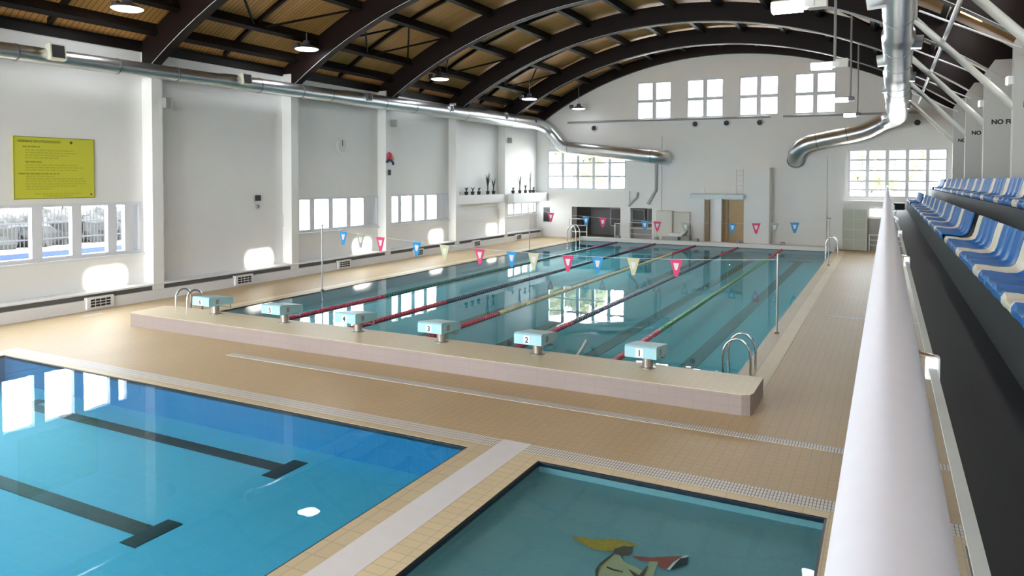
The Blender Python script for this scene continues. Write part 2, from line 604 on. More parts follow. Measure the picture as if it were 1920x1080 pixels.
m.box(-2.08, -1.70, -11.0, -3.45, -0.03, H+0.002)
struct('trim_1', m, strip_white)
m = MB()
m.box(-12.75, 2.6, -3.72, -3.45, -0.03, H+0.001)
m.box(-12.75, -12.57, -11.0, -3.72, -0.03, H+0.001)
o = m.build('floor_drain', grate_white)
tag(o, 'long white slotted drain beside the two small pools', 'drain')
m = MB()
m.box(-8.75, 2.6, -1.96, -1.78, -0.03, H+0.001)
o = m.build('floor_drain', grate_white)
tag(o, 'narrow white drain running in front of the starting platform', 'drain')
m = MB()
m.box(-14.87, -14.67, -0.85, -0.35, -0.03, H)
o = m.build('floor_drain', grate_white)
tag(o, 'short pale floor strip in front of the heating bench grille', 'drain')
m = MB()
m.box(0.9, 2.0, 7.6, 7.72, -0.03, H)
o = m.build('floor_drain', grate_white)
tag(o, 'short pale drain across the deck beside the gallery', 'drain')

# ------------------------------------------------------------------ starting platform
XP0, XP1, YP, ZP = -12.85, 0.57, -1.07, 0.30
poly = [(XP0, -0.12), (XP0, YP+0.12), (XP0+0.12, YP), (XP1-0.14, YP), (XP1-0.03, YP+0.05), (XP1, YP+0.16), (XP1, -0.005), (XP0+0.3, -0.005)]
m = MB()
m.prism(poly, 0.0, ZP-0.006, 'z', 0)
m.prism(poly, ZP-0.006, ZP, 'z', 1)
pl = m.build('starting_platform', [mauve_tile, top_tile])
tag(pl, 'long low tiled platform with mauve front under the starting blocks', 'platform')

# low far end wall of the pool
m = MB()
m.bbox(-12.5, 0.1, 25.0, 25.42, 0.0, 0.2, 0.02)
struct('trim_2', m, mat('pale end wall tile', (0.76, 0.75, 0.70), 0.4))

# ------------------------------------------------------------------ left wall
WIN_L = [  # y0, y1, z0, z1, list of mullion centres, opaque panes
    (-3.3, 1.44, 1.30, 2.66, [-2.25, -1.30, -0.34, 0.60, 1.07], 5),
    (7.36, 11.80, 1.43, 2.62, [8.06, 9.03, 10.02, 11.0], 4),
    (12.62, 17.0, 1.43, 2.64, [13.25, 14.23, 15.16, 16.15], 4),
    (22.95, 26.5, 1.33, 2.0, [23.68, 24.62, 25.5, 26.2], 9),
    (-8.4, -4.0, 1.36, 2.60, [-7.5, -6.6, -5.7, -4.8], 9),
]
m = MB()
wall_cells(m, 'x', XL-0.3, XL, YB-0.2, YF+0.3, 0, 6.9, [w[:4] for w in WIN_L])
# shallow picture-rail band across the blank bay
m.box(XL, XL+0.05, 2.1, 6.65, 1.66, 2.08)
m.box(XL, XL+0.05, 17.4, 21.9, 1.25, 1.75)
struct('wall_left', m, wall_paint)


def window(idx, axis, t, u0, u1, z0, z1, vert, horiz, opaque=(), fw=0.06, depth=0.12, sign=1, vw=0.05, hw_=0.03):
    """window set in the plane t (axis 'x' or 'y'): frame bars as one mesh, each light of glass a pane"""
    def bx(mb, a, b, c, d, e0, e1):
        if axis == 'x':
            mb.box(t+e0*sign, t+e1*sign, a, b, c, d)
        else:
            mb.box(a, b, t+e0*sign, t+e1*sign, c, d)
    root = MB()
    bx(root, u0, u1, z0, z0+fw, -depth, 0)
    bx(root, u0, u1, z1-fw, z1, -depth, 0)
    bx(root, u0, u0+fw, z0+fw, z1-fw, -depth, 0)
    bx(root, u1-fw, u1, z0+fw, z1-fw, -depth, 0)
    w = root.build('window_%d' % idx, frame_white)
    w['kind'] = 'structure'
    us = [u0+fw]+list(vert)+[u1-fw]
    mu = MB()
    for v, hw in [(v, vw) for v in vert]:
        bx(mu, v-hw, v+hw, z0+fw, z1-fw, -depth*0.9, -0.01)
    for h in horiz:
        bx(mu, u0+fw, u1-fw, h-hw_, h+hw_, -depth*0.8, -0.02)
    if vert or horiz:
        mu.build('mullion', frame_white, w)
    g = MB()
    fp = MB()
    for i in range(len(us)-1):
        tgt = fp if i in opaque else g
        bx(tgt, us[i]-0.02 if i else us[i], us[i+1]+0.02 if i < len(us)-2 else us[i+1], z0+fw, z1-fw, -depth*0.55, -depth*0.5)
    if g.v:
        g.build('pane', pane, w)
    if fp.v:
        fp.build('blank_panel', frosted, w)
    return w


for i, (a, b, c, d, mu, op) in enumerate(WIN_L):
    window(i+1, 'x', XL+0.02, a, b, c, d, mu, [], (op,), 0.075, 0.16, 1, 0.12 if i != 3 else 0.09)
    s = MB()
    s.bbox(XL, XL+0.07, a-0.1, b+0.1, c-0.09, c-0.02, 0.01)
    struct('sill_%d' % (i+1), s, trim_paint)

# pilasters, wall ledge
for k, y in enumerate([-14.0, -8.8, -3.7, 1.50, 6.66, 11.80, 17.06, 21.9]):
    m = MB()
    m.box(XL, XL+0.40, y, y+0.32, 0, 6.75)
    struct('pilaster_%d' % (k+1), m, wall_paint)
m = MB()
m.bbox(XL, XL+0.38, 17.38, 21.9, 2.10, 2.52, 0.02)
struct('trim_3', m, wall_paint)
m = MB()
m.bbox(XL, XL+0.75, 22.22, YF, 2.05, 2.52, 0.02)
struct('trim_4', m, wall_paint)

# heating bench along the wall, its grilles are parts
hb = MB()
hb.bbox(XL, XL+0.46, -12.0, 26.4, 0.40, 0.445, 0.008)
bench = hb.build('heating_bench', trim_paint)
tag(bench, 'long low white heating bench with black grilles at the foot of the wall', 'heating bench')
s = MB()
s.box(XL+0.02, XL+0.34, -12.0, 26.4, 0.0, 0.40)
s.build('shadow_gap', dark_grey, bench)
s = MB()
s.bbox(XL+0.34, XL+0.43, -12.0, 26.4, 0.0, 0.27, 0.01)
s.build('front_panel', trim_paint, bench)
for y in (-9.6, -4.9, -0.05, 4.57, 9.25, 14.0, 18.9, 23.4):
    fr = MB()
    fr.bbox(XL+0.36, XL+0.48, y-0.36, y+0.36, 0.04, 0.33, 0.01)
    g = fr.build('vent_grille', light_metal, bench)
    q = MB()
    for a in range(4):
        for b in range(3):
            q.box(XL+0.475, XL+0.488, y-0.26+a*0.135, y-0.26+a*0.135+0.11, 0.085+b*0.07, 0.135+b*0.07)
    q.build('grille_slots', black_m, g)

# ------------------------------------------------------------------ far wall
GW = [(-9.85, -7.97, 6.5, 8.5), (-7.18, -5.28, 6.5, 8.5), (-4.53, -2.62, 6.5, 8.5), (-1.9, -0.02, 6.5, 8.5)]
LW = (-15.1, -10.45, 2.72, 4.93)
RWN = (0.55, 4.62, 2.47, 4.75)
OPEN_L = (-13.6, -8.65, -0.01, 1.74)
OPEN_R = (1.45, 2.9, 1.55, 2.0)
m = MB()
wall_cells(m, 'y', YF, YF+0.35, XL-0.3, XR+0.3, 0, 10.9, GW+[LW, RWN, OPEN_L, OPEN_R])
struct('wall_far', m, wall_paint)
for i, w in enumerate(GW):
    window(6+i, 'y', YF+0.02, *w, [(w[0]+w[1])/2], [(w[2]+w[3])/2-0.02], (), 0.08, 0.16, -1, 0.11, 0.085)
window(10, 'y', YF+0.02, *LW, [LW[0]+0.93*k for k in (1, 2, 3, 4)], [3.45, 4.2], (), 0.08, 0.16, -1, 0.085, 0.05)
window(11, 'y', YF+0.02, *RWN, [RWN[0]+0.82*k for k in (1, 2, 3, 4)], [2.85, 3.25, 3.75, 4.25], (), 0.08, 0.16, -1, 0.075, 0.04)
window(12, 'y', YF+0.02, *OPEN_R, [2.1], [], (), 0.05, 0.16, -1)
# small dark window near the corner
m = MB()
m.box(-15.35, -14.95, YF-0.03, YF-0.005, 0.85, 1.68)
m2 = MB()
m2.box(-15.42, -14.88, YF-0.02, YF, 0.78, 1.75)
w13 = m2.build('window_13', frame_white)
w13['kind'] = 'structure'
m.build('pane', dark_glass, w13)

# recess behind the left opening
m = MB()
m.box(OPEN_L[0]-0.2, OPEN_L[1]+0.2, 29.6, 29.8, 0, 2.6)
m.box(OPEN_L[0]-0.2, OPEN_L[0], YF+0.35, 29.6, 0, 2.6)
m.box(OPEN_L[1], OPEN_L[1]+0.2, YF+0.35, 29.6, 0, 2.6)
m.box(OPEN_L[0]-0.2, OPEN_L[1]+0.2, YF+0.35, 29.8, 2.4, 2.6)
struct('wall_recess', m, room_grey)
m = MB()
m.box(-13.6, -13.32, YF+0.05, YF+0.3, 0, 1.74)
struct('pilaster_20', m, dark_grey)
m = MB()
m.box(-10.72, -10.15, YF-0.06, YF+0.3, 0, 1.74)
struct('pilaster_21', m, wall_paint)
for i, (a, b, c, d) in enumerate([(-11.35, -10.8, 0.75, 1.65), (-10.1, -9.5, 0.72, 1.62), (-9.25, -8.7, 0.72, 1.70)]):
    m2 = MB()
    m2.box(a-0.05, b+0.05, YF+0.25, YF+0.33, c-0.05, d+0.04)
    w = m2.build('window_%d' % (14+i), room_grey)
    w['kind'] = 'structure'
    m = MB()
    m.box(a, b, YF+0.235, YF+0.25, c, d)
    m.build('pane', dark_glass, w)
m = MB()
m.box(-10.15, -8.65, YF+0.26, YF+0.34, 0, 0.72)
struct('trim_5', m, room_grey)

# pilasters and stepped blocks of the far wall
for k, (a, b, t, z) in enumerate([(-1.24, -0.36, 0.30, 4.45), (-0.36, 0.42, 0.16, 4.6), (-8.95, -8.45, 0.10, 5.6)]):
    m = MB()
    m.box(a, b, YF-t, YF, 0, z)
    struct('pilaster_%d' % (30+k), m, wall_paint)
m = MB()
m.box(0.33, 2.3, YF-0.7, YF, 2.07, 2.34)
struct('trim_6', m, wall_paint)
m = MB()
m.box(XL+0.8, -10.2, YF-0.10, YF, 1.80, 2.66)
struct('trim_9', m, wall_paint)
m = MB()
m.box(-8.4, -6.2, YF-0.05, YF, 0.0, 2.9)
struct('trim_10', m, wall_paint)
# long service pipe below the gable windows
o = MB()
for a, b in ((-13.85, -10.2), (-10.2, -3.0), (-2.4, 3.6)):
    o.cyl((a, YF-0.08, 6.47-0.03*(a+13)/6), (b, YF-0.08, 6.47-0.03*(b+13)/6), 0.055, 10)
o = o.build('service_pipe', mat('grey pipe', (0.34, 0.33, 0.33), 0.4), smooth=True)
tag(o, 'thin grey pipe running along the far wall below the gable windows', 'pipe')
for i, (x, z, lab) in enumerate([(-12.27, 6.12, 'round black jet nozzle above the big window at the wall corner'),
                                 (-6.7, 6.17, 'round black jet nozzle under the second gable window'),
                                 (-5.11, 6.17, 'round black jet nozzle between second and third gable windows'),
                                 (-3.5, 6.15, 'round black jet nozzle under the third gable window'),
                                 (3.38, 5.93, 'round black jet nozzle above the gallery end window')]):
    e = empty('jet_nozzle', (x, YF, z))
    tag(e, lab, 'air nozzle', 'jet nozzles on the far wall')
    q = MB()
    q.lathe([(0.20, 0.0), (0.20, -0.05), (0.15, -0.10)], (0, 0, 0), 18, 'y')
    q.build('collar', trim_paint, e, True)
    q = MB()
    q.lathe([(0.13, -0.06), (0.13, -0.12), (0.10, -0.115)], (0, 0, 0), 18, 'y')
    q.build('nozzle', black_m, e, True)
# vertical downpipe with a swan-neck below the duct outlet
o = MB()
o.tube([(-8.72, YF-0.12, 4.1), (-8.72, YF-0.12, 2.72), (-9.15, YF-0.12, 1.98)], 0.085, 10)
o = o.build('downpipe', mat('pale grey pipe', (0.40, 0.40, 0.40), 0.45), smooth=True)
tag(o, 'grey downpipe with a bent foot under the duct outlet', 'pipe')
o = MB()
o.tube([(-9.75, YF-0.06, 2.6), (-9.8, YF-0.06, 2.32), (-10.25, YF-0.06, 1.85)], 0.06, 10)
o = o.build('downpipe', MATS['pale grey pipe'], smooth=True)
tag(o, 'short slanting grey pipe stub beside the bent downpipe', 'pipe')

# ------------------------------------------------------------------ right wall, near wall
SKY = [(y-1.6, y-0.75) for y in FRAMES if y > -6]
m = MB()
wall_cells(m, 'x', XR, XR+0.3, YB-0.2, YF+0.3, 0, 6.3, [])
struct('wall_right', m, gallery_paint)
m = MB()
m.box(XR-0.02, XR+0.28, YB-0.2, YF+0.3, 6.3, 6.86)
struct('beam_1', m, purlin_m)
m = MB()
m.box(XL-0.28, XL+0.05, YB-0.2, YF+0.3, 6.70, 6.98)
struct('beam_2', m, purlin_m)
NEAR_ADDED = [(-15.4, -10.6, 0.4, 6.8), (-10.2, -5.6, 0.4, 7.4), (-1.6, 4.4, 3.6, 6.4)]  # unseen windows added behind the camera, placed and sized to steer daylight
for k, y in enumerate(FRAMES):
    m = MB()
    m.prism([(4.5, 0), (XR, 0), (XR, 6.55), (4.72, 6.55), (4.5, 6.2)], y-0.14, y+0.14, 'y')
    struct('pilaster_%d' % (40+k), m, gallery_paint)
m = MB()
wall_cells(m, 'y', YB-0.3, YB, XL-0.3, XR+0.3, 0, 10.9, NEAR_ADDED)
struct('wall_near', m, wall_paint)
for i, (a, b, c, d) in enumerate(NEAR_ADDED):
    window(50+i, 'y', YB-0.02, a, b, c, d, [a+(b-a)*k/4 for k in (1, 2, 3)], [c+(d-c)*k/3 for k in (1, 2)], (), 0.09, 0.2, 1)

# ------------------------------------------------------------------ roof
m = MB()
N = 44
x0r, x1r = XL-0.3, XR+0.3
sk0, sk1 = 3.85, 4.35
rk0, rk1 = -7.45, -7.05        # opening added near the ridge, stands in for a sunlit spot on the boards
xs = sorted([x0r+(x1r-x0r)*i/N for i in range(N+1)]+[sk0, sk1, rk0, rk1])
ys = [YB-0.2]
for a, b in SKY:
    ys += [a, b]
ys += [YF+0.3]
for i in range(len(xs)-1):
    xa, xb = xs[i], xs[i+1]
    cx = (xa+xb)/2
    segs = [(ys[0], ys[-1])]
    if sk0 < cx < sk1:
        segs = [(ys[k], ys[k+1]) for k in range(0, len(ys), 2)]
    elif rk0 < cx < rk1:
        segs = [(ys[0], 17.55), (18.0, ys[-1])]
    for ya, yb in segs:
        za, zb = zc(RD, xa), zc(RD, xb)
        zA, zB = zc(RD+0.12, xa), zc(RD+0.12, xb)
        m.add([(xa, ya, za), (xb, ya, zb), (xb, yb, zb), (xa, yb, za), (xa, ya, zA), (xb, ya, zB), (xb, yb, zB), (xa, yb, zA)],
              [(0, 1, 2, 3), (4, 7, 6, 5), (0, 4, 5, 1), (2, 6, 7, 3), (1, 5, 6, 2), (0, 3, 7, 4)])
struct('ceiling', m, roof_board)


def arc_poly(ra, rb, xa, xb, n=40):
    pts = [(xa+(xb-xa)*i/n) for i in range(n+1)]
    return [(x, zc(ra, x)) for x in pts], [(x, zc(rb, x)) for x in pts]


for k, y in enumerate(FRAMES):
    lo, hi = arc_poly(RI, RE, XL+0.06, XR-0.06)
    m = MB()
    n = len(lo)
    vs = []
    for (yy) in (y-0.13, y+0.13):
        vs += [(x, yy, z) for x, z in lo]+[(x, yy, z) for x, z in hi]
    fs = []
    for i in range(n-1):
        fs += [(i, i+1, n+i+1, n+i), (2*n+i, 3*n+i, 3*n+i+1, 2*n+i+1), (i, 2*n+i, 2*n+i+1, i+1), (n+i, n+i+1, 3*n+i+1, 3*n+i)]
    fs += [(0, n, 3*n, 2*n), (n-1, 3*n-1, 4*n-1, 2*n-1)]
    m.add(vs, fs)
    a = m.build('roof_arch', glulam)
    a['kind'] = 'structure'
    t = MB()
    t.tube([(x, y-0.15, z+0.015) for x, z in lo], 0.010, 6)
    t.build('conduit', mat('pale conduit', (0.50, 0.50, 0.48), 0.45), a)
# edge rib against the far gable
lo, hi = arc_poly(RI+0.22, RE, XL+0.06, XR-0.06)
m = MB()
n = len(lo)
vs = []
for yy in (YF-0.22, YF-0.01):
    vs += [(x, yy, z) for x, z in lo]+[(x, yy, z) for x, z in hi]
fs = []
for i in range(n-1):
    fs += [(i, i+1, n+i+1, n+i), (2*n+i, 3*n+i, 3*n+i+1, 2*n+i+1), (i, 2*n+i, 2*n+i+1, i+1), (n+i, n+i+1, 3*n+i+1, 3*n+i)]
fs += [(0, n, 3*n, 2*n), (n-1, 3*n-1, 4*n-1, 2*n-1)]
m.add(vs, fs)
m.build('roof_arch', glulam)['kind'] = 'structure'

PURX = [XC+d for d in (-9.9, -9.0, -7.2, -5.4, -3.6, -1.8, 0, 1.8, 3.6, 5.4, 7.2, 9.0)]
for x in PURX:
    ang = math.atan2(x-XC, zc(RD, x)-ZC)
    m = MB()
    c, s_ = math.cos(ang), math.sin(ang)
    P = []
    for (u, v) in ((-0.08, RD-0.32), (0.08, RD-0.32), (0.08, RD-0.005), (-0.08, RD-0.005)):
        P.append((XC+u*c+v*s_, ZC-u*s_+v*c))
    m.prism(P, YB, YF, 'y')
    m.build('roof_purlin', purlin_m)['kind'] = 'structure'
# slim rafters at mid bay, and cross braces in alternate bays
for k in range(len(FRAMES)-1):
    ym = (FRAMES[k]+FRAMES[k+1])/2
    lo, hi = arc_poly(RD-0.12, RD-0.004, XL+0.1, XR-0.1, 30)
    m = MB()
    for i in range(30):
        m.add([(lo[i][0], ym-0.05, lo[i][1]), (lo[i+1][0], ym-0.05, lo[i+1][1]), (lo[i+1][0], ym+0.05, lo[i+1][1]), (lo[i][0], ym+0.05, lo[i][1]),
               (hi[i][0], ym-0.05, hi[i][1]), (hi[i+1][0], ym-0.05, hi[i+1][1]), (hi[i+1][0], ym+0.05, hi[i+1][1]), (hi[i][0], ym+0.05, hi[i][1])],
              [(0, 1, 2, 3), (0, 4, 5, 1), (2, 6, 7, 3)])
    m.build('roof_rafter', glulam)['kind'] = 'structure'
for k in range(2, 7):
    ya, yb = FRAMES[k]+0.15, (FRAMES[k+1] if k+1 < len(FRAMES) else YF)-0.15
    ym = (ya+yb)/2
    for (xa, xb) in ((PURX[1], PURX[2]), (PURX[9], PURX[10])):
        for (p, q) in (((xa, ym), (xb, yb)), ((xb, ya), (xa, ym)), ((xb, ym), (xa, yb)), ((xa, ya), (xb, ym)))[:2 if k % 2 else 4]:
            m = MB()
            m.cyl((p[0], p[1], zc(RD-0.2, p[0])), (q[0], q[1], zc(RD-0.2, q[0])), 0.035, 6)
            m.build('roof_brace', purlin_m)['kind'] = 'structure'

# struts, tie rods and a pipe over the gallery
bays = ['the far gable', 'the fourth pier from the far gable', 'the third pier from the far gable', 'the second pier from the far gable', 'the pier next to the far gable']
for k, y in enumerate([1.6, 6.8, 12.0, 17.2, 22.4]):
    m = MB()
    m.cyl((2.62, y, 6.90), (4.60, y, 4.78), 0.075, 12)
    o = m.build('gallery_strut', [pale_metal, grey_metal][k > 0 and 0], smooth=True)
    nm = ['fifth', 'fourth', 'third', 'second', 'first'][k]
    tag(o, 'slanting grey round strut above the seats, %s from the far gable' % nm, 'strut', 'struts over the gallery')
    q = MB()
    q.bbox(2.53, 2.73, y-0.10, y+0.10, 6.80, zc(RI, 2.63)+0.05, 0.01)
    q.build('hanger_plate', grey_metal, o)
    m = MB()
    m.cyl((2.75, y-0.22, 6.98), (4.62, y-0.22, 6.02), 0.022, 8)
    o = m.build('tie_rod', light_metal, smooth=True)
    tag(o, 'thin white tie rod above the %s strut from the far gable' % nm, 'rod', 'tie rods over the gallery')
m = MB()
m.cyl((3.27, YB+0.1, 6.42), (3.27, 22.2, 6.42), 0.045, 12)
o = m.build('gallery_pipe', light_metal, smooth=True)
tag(o, 'long white pipe crossing over all the slanting struts', 'pipe')

# ------------------------------------------------------------------ ducts
def duct(name, path, radii, label, nozzles, seams):
    m = MB()
    m.tube(path, radii, 24)
    o = m.build(name, galv, smooth=True)
    tag(o, label, 'air duct')
    for c, d, r in seams:
        q = MB()
        c, d = Vector(c), Vector(d).normalized()
        q.cyl(c-d*0.02, c+d*0.02, r+0.008, 24)
        q.build('seam_ring', galv_dark, o)
    for (c, n, s) in nozzles:
        c, n = Vector(c), Vector(n).normalized()
        t = Vector((0, 1, 0))
        u = n.cross(t).normalized()
        def bx(mb, d0, d1, h):
            vs = []
            for dd in (d0, d1):
                for a, b in ((-1, -1), (1, -1), (1, 1), (-1, 1)):
                    vs.append(c+n*dd+t*(a*h)+u*(b*h))
            mb.add(vs, [(0, 1, 2, 3), (7, 6, 5, 4), (0, 4, 5, 1), (1, 5, 6, 2), (2, 6, 7, 3), (3, 7, 4, 0)])
        q = MB()
        bx(q, -0.12, 0.13, s)
        f = q.build('outlet_box', black_frame if name == 'air_duct' and s > 0.15 else galv, o)
        q = MB()
        bx(q, 0.12, 0.138, s*0.80)
        q.build('outlet_mouth', black_m, f)
    return o


def arcpts(p0, p1, p2, n=6):
    p0, p1, p2 = Vector(p0), Vector(p1), Vector(p2)
    return [p0*(1-t)**2+p1*2*t*(1-t)+p2*t*t for t in [i/n for i in range(n+1)]]


def rad_l(y):
    return 0.19+0.19*max(0, min(1, (y+3)/28))


pts = [Vector((-14.95, y, 6.06+0.010*(y+2))) for y in (-16, -2, 3.3, 3.6, 8.6, 8.9, 14, 14.3, 19, 19.3, 23.6)]
rr = [0.19, 0.19, 0.19, 0.225, 0.225, 0.26, 0.26, 0.30, 0.30, 0.34, 0.34]
b1 = arcpts((-14.95, 24.2, 6.33), (-14.95, 25.75, 6.33), (-14.45, 25.85, 5.75))
b2 = arcpts((-14.2, 25.87, 5.45), (-13.9, 25.9, 5.05), (-13.3, 25.9, 5.0))
b3 = [Vector((-9.0, 25.9, 4.52))]+arcpts((-8.85, 25.9, 4.51), (-8.2, 25.9, 4.42), (-8.2, 26.62, 4.42), 5)
path = pts+b1+b2+b3
rr = rr+[0.35]*(len(b1)+len(b2))+[0.36]*len(b3)
noz = [((-14.75, y, 6.15+0.010*(y+2)), (1, -0.15, 0.12), s) for y, s in ((-1.42, 0.18), (4.12, 0.165), (9.84, 0.15), (15.5, 0.15), (20.6, 0.15), (24.0, 0.14))]
seams = [((-14.95, y, 6.06+0.010*(y+2)), (0, 1, 0), r) for y, r in ((-2.2, .19), (0.2, .19), (1.9, .19), (4.8, .225), (6.6, .225), (8.0, .225), (11, .26), (13, .26), (17, .30), (21.5, .34))]
seams += [((-14.95, 24.3, 6.33), (0, 1, 0), .35), ((-13.5, 25.9, 5.02), (1, 0, -.1), .35), ((-8.8, 25.9, 4.5), (1, 0, -.1), .36), ((-8.2, 26.55, 4.42), (0, 1, 0), .40)]
duct('air_duct', path, rr, 'galvanised round air duct hung high along the windowed wall', noz, seams)

pts = [Vector((2.28+0.010*(y+2), y, 5.80+0.012*(y+2))) for y in (-16, -2, 2.6, 2.9, 8, 8.3, 13.5, 13.8, 19, 19.3, 22.8)]
rr = [0.22, 0.22, 0.22, 0.27, 0.27, 0.32, 0.32, 0.37, 0.37, 0.40, 0.40]
b1 = arcpts((2.55, 24.3, 6.1), (2.55, 25.6, 6.1), (2.0, 25.8, 5.95))
b2 = arcpts((1.85, 25.8, 5.88), (1.4, 25.8, 5.55), (0.7, 25.8, 5.42))
b3 = [Vector((-0.75, 25.8, 5.13))]+arcpts((-0.9, 25.8, 5.1), (-1.55, 25.7, 4.98), (-1.72, 26.0, 4.55), 5)+[Vector((-1.8, 26.62, 4.2))]
path = pts+b1+b2+b3
rr = rr+[0.38]*(len(b1)+len(b2)+len(b3))
noz = []
for y, sd_ in ((-1.6, 1), (-0.6, -1), (3.4, 1), (5.6, -1), (8.9, 1), (11.5, -1), (14.5, 1), (18.0, 1), (21.0, -1)):
    noz.append(((2.28+0.010*(y+2)+sd_*0.27, y, 5.72+0.012*(y+2)), (sd_, -0.45, -0.15), 0.11))
seams = [((2.28+0.010*(y+2), y, 5.80+0.012*(y+2)), (0, 1, 0), r) for y, r in ((-3, .22), (-1.2, .22), (1, .22), (4, .27), (6.5, .27), (10, .32), (12, .32), (16, .37), (21, .40))]
seams += [((2.55, 24.4, 6.1), (0, 1, 0), .38), ((0.5, 25.8, 5.38), (1, 0, .2), .38), ((-0.8, 25.8, 5.12), (1, 0, .2), .38), ((-1.79, 26.5, 4.26), (-.1, 1, -.5), .40)]
duct('galvanised_duct', path, rr, 'galvanised round air duct hung overhead beside the seating gallery', noz, seams)

# ------------------------------------------------------------------ lamps
LAMPS_L = [(-0.1, -14.1, 7.36), (6.0, -14.1, 7.36), (13.7, -14.1, 7.36), (20.0, -13.1, 7.12), (25.3, -12.7, 7.1)]


def round_lamp(x, y, z, lab, lit=True):
    e = empty('pendant_lamp', (x, y, z))
    tag(e, lab, 'lamp', 'round pendant lamps over the pool')
    q = MB()
    q.lathe([(0.10, 0.26), (0.12, 0.14), (0.36, 0.03), (0.38, 0.0), (0.36, 0.0)], (0, 0, 0), 24)
    q.build('lamp_shade', lamp_shell, e, True)
    q = MB()
    q.lathe([(0.355, -0.004), (0.31, -0.03), (0.02, -0.045)], (0, 0, 0), 24)
    q.build('diffuser', lamp_white if lit else lamp_dim, e, True)
    q = MB()
    q.cyl((0, 0, 0.28), (0, 0, zc(RD-0.2, x)-z), 0.014, 6)
    q.build('suspension_rod', grey_metal, e)
    q = MB()
    q.bbox(-0.52, -0.32, -0.06, 0.06, 0.02, 0.22, 0.01)
    q.build('ballast_box', lamp_shell, e)


for i, (y, x, z) in enumerate(LAMPS_L):
    round_lamp(x, y, z, ['round pendant lamp, the biggest and brightest of its row', 'round pendant lamp, second in the row away from the camera',
                         'round pendant lamp, third in the row away from the camera', 'round pendant lamp, fourth in the row away from the camera',
                         'dim round pendant lamp against the far gable wall'][i], i < 4)


def flood_lamp(x, y, z, lab, st):
    e = empty('flood_lamp', (x, y, z))
    tag(e, lab, 'lamp', 'rectangular lamps beside the gallery duct')
    q = MB()
    q.bbox(-0.42, 0.20, -0.12, 0.12, 0.0, 0.13, 0.02)
    q.build('lamp_housing', light_metal if st else lamp_shell, e)
    q = MB()
    q.box(-0.41, 0.02, -0.128, 0.11, -0.03, 0.10)
    q.build('diffuser', lamp_white, e)
    q = MB()
    q.cyl((0.08, 0, 0.12), (0.08, 0, zc(RD-0.2, x+0.08)-z), 0.03, 8)
    q.build('suspension_rod', grey_metal, e)
    if st:
        q = MB()
        q.bbox(0.10, 0.36, -0.1, 0.1, -0.02, 0.18, 0.01)
        q.build('ballast_box', pale_metal, e)


for i, (y, x) in enumerate([(0.1, 1.02), (6.5, 1.02), (14.4, 1.02), (20.7, 1.02)]):
    flood_lamp(x, y, 5.86, ['bright rectangular lamp at the top of the view beside the duct', 'bright rectangular lamp hanging on a long rod beside the duct',
                            'small rectangular lamp overlapping the last gable window', 'small lowest rectangular lamp near the duct bend'][i], i < 2)

# ------------------------------------------------------------------ things on the left wall
# yellow rules board
e = empty('rules_sign', (XL+0.03, -0.85, 2.79))
tag(e, 'yellow rules board with dark lettering above the wall windows', 'sign')
q = MB()
q.box(-0.03, 0.0, -0.97, 0.97, 0.0, 1.48)
q.build('board', sign_yellow, e)
q = MB()
for a in (((-0.97, -0.95), (0, 1.48)), ((0.95, 0.97), (0, 1.48)), ((-0.95, 0.95), (0, 0.02)), ((-0.95, 0.95), (1.46, 1.48))):
    q.box(0.0, 0.006, a[0][0], a[0][1], a[1][0], a[1][1])
q.build('board_edge', sign_edge, e)


def text(name, body, size, loc, rot, m_, parent=None, align='LEFT', ext=0.002, bold=0.0):
    c = bpy.data.curves.new(name, 'FONT')
    c.body = body
    c.size = size
    c.align_x = align
    c.extrude = ext
    c.offset = bold
    t_ = bpy.data.objects.new(name, c)
    COL.objects.link(t_)
    bpy.context.view_layer.update()
    me = bpy.data.meshes.new_from_object(t_.evaluated_get(bpy.context.evaluated_depsgraph_get()))
    bpy.data.objects.remove(t_)
    bpy.data.curves.remove(c)
    me.materials.clear()
    me.materials.append(m_)
    o = bpy.data.objects.new(name, me)
    COL.objects.link(o)
    o.location = loc
    o.rotation_euler = rot
    if parent is not None:
        o.parent = parent
    return o


FX = (PI/2, 0, PI/2)     # facing +x, reading towards +y
text('lettering', 'NORMAS DE UTILIZACION', 0.082, (0.004, -0.88, 1.34), FX, sign_ink, e, bold=0.002)
q = MB()
q.cyl((0.0, 0.38, 1.37), (0.005, 0.38, 1.37), 0.035, 12)
q.cyl((0.0, 0.88, 0.09), (0.005, 0.88, 0.09), 0.025, 12)
q.build('emblem', sign_dark, e)
rows = [(-0.76, -0.36, 1.24, 1), (-0.70, 0.45, 1.16, 0), (-0.70, 0.52, 1.10, 0), (-0.70, 0.3, 1.04, 0), (-0.7, 0.1, 0.98, 0), (-0.70, -0.33, 0.88, 1),
        (-0.70, 0.53, 0.81, 0), (-0.7, 0.7, 0.75, 0), (-0.7, 0.55, 0.69, 0), (-0.86, 0.08, 0.60, 1), (-0.7, 0.0, 0.54, 0), (-0.7, 0.7, 0.48, 0), (-0.7, 0.75, 0.42, 0),
        (-0.7, 0.75, 0.36, 0), (-0.7, 0.5, 0.30, 0), (-0.7, -0.1, 0.24, 0), (-0.5, 0.65, 0.12, 2), (-0.3, 0.4, 0.07, 0)]
q = None
for k, (a, b, z, heavy) in enumerate(rows):
    if heavy or (k and rows[k-1][3] == 1):
        q = MB()
    x = a
    while x < b-0.03:                          # unreadable print: word-length strokes
        w_ = min(random.uniform(0.05, 0.16), b-x)
        q.box(0.0, 0.003, x, x+w_, z-0.016, z+0.016)
        x += w_+0.02
    if heavy == 1:
        q.build('heading_lettering', sign_ink, e)
    elif k+1 == len(rows) or rows[k+1][3]:
        q.build('small_lettering', sign_ink2, e)

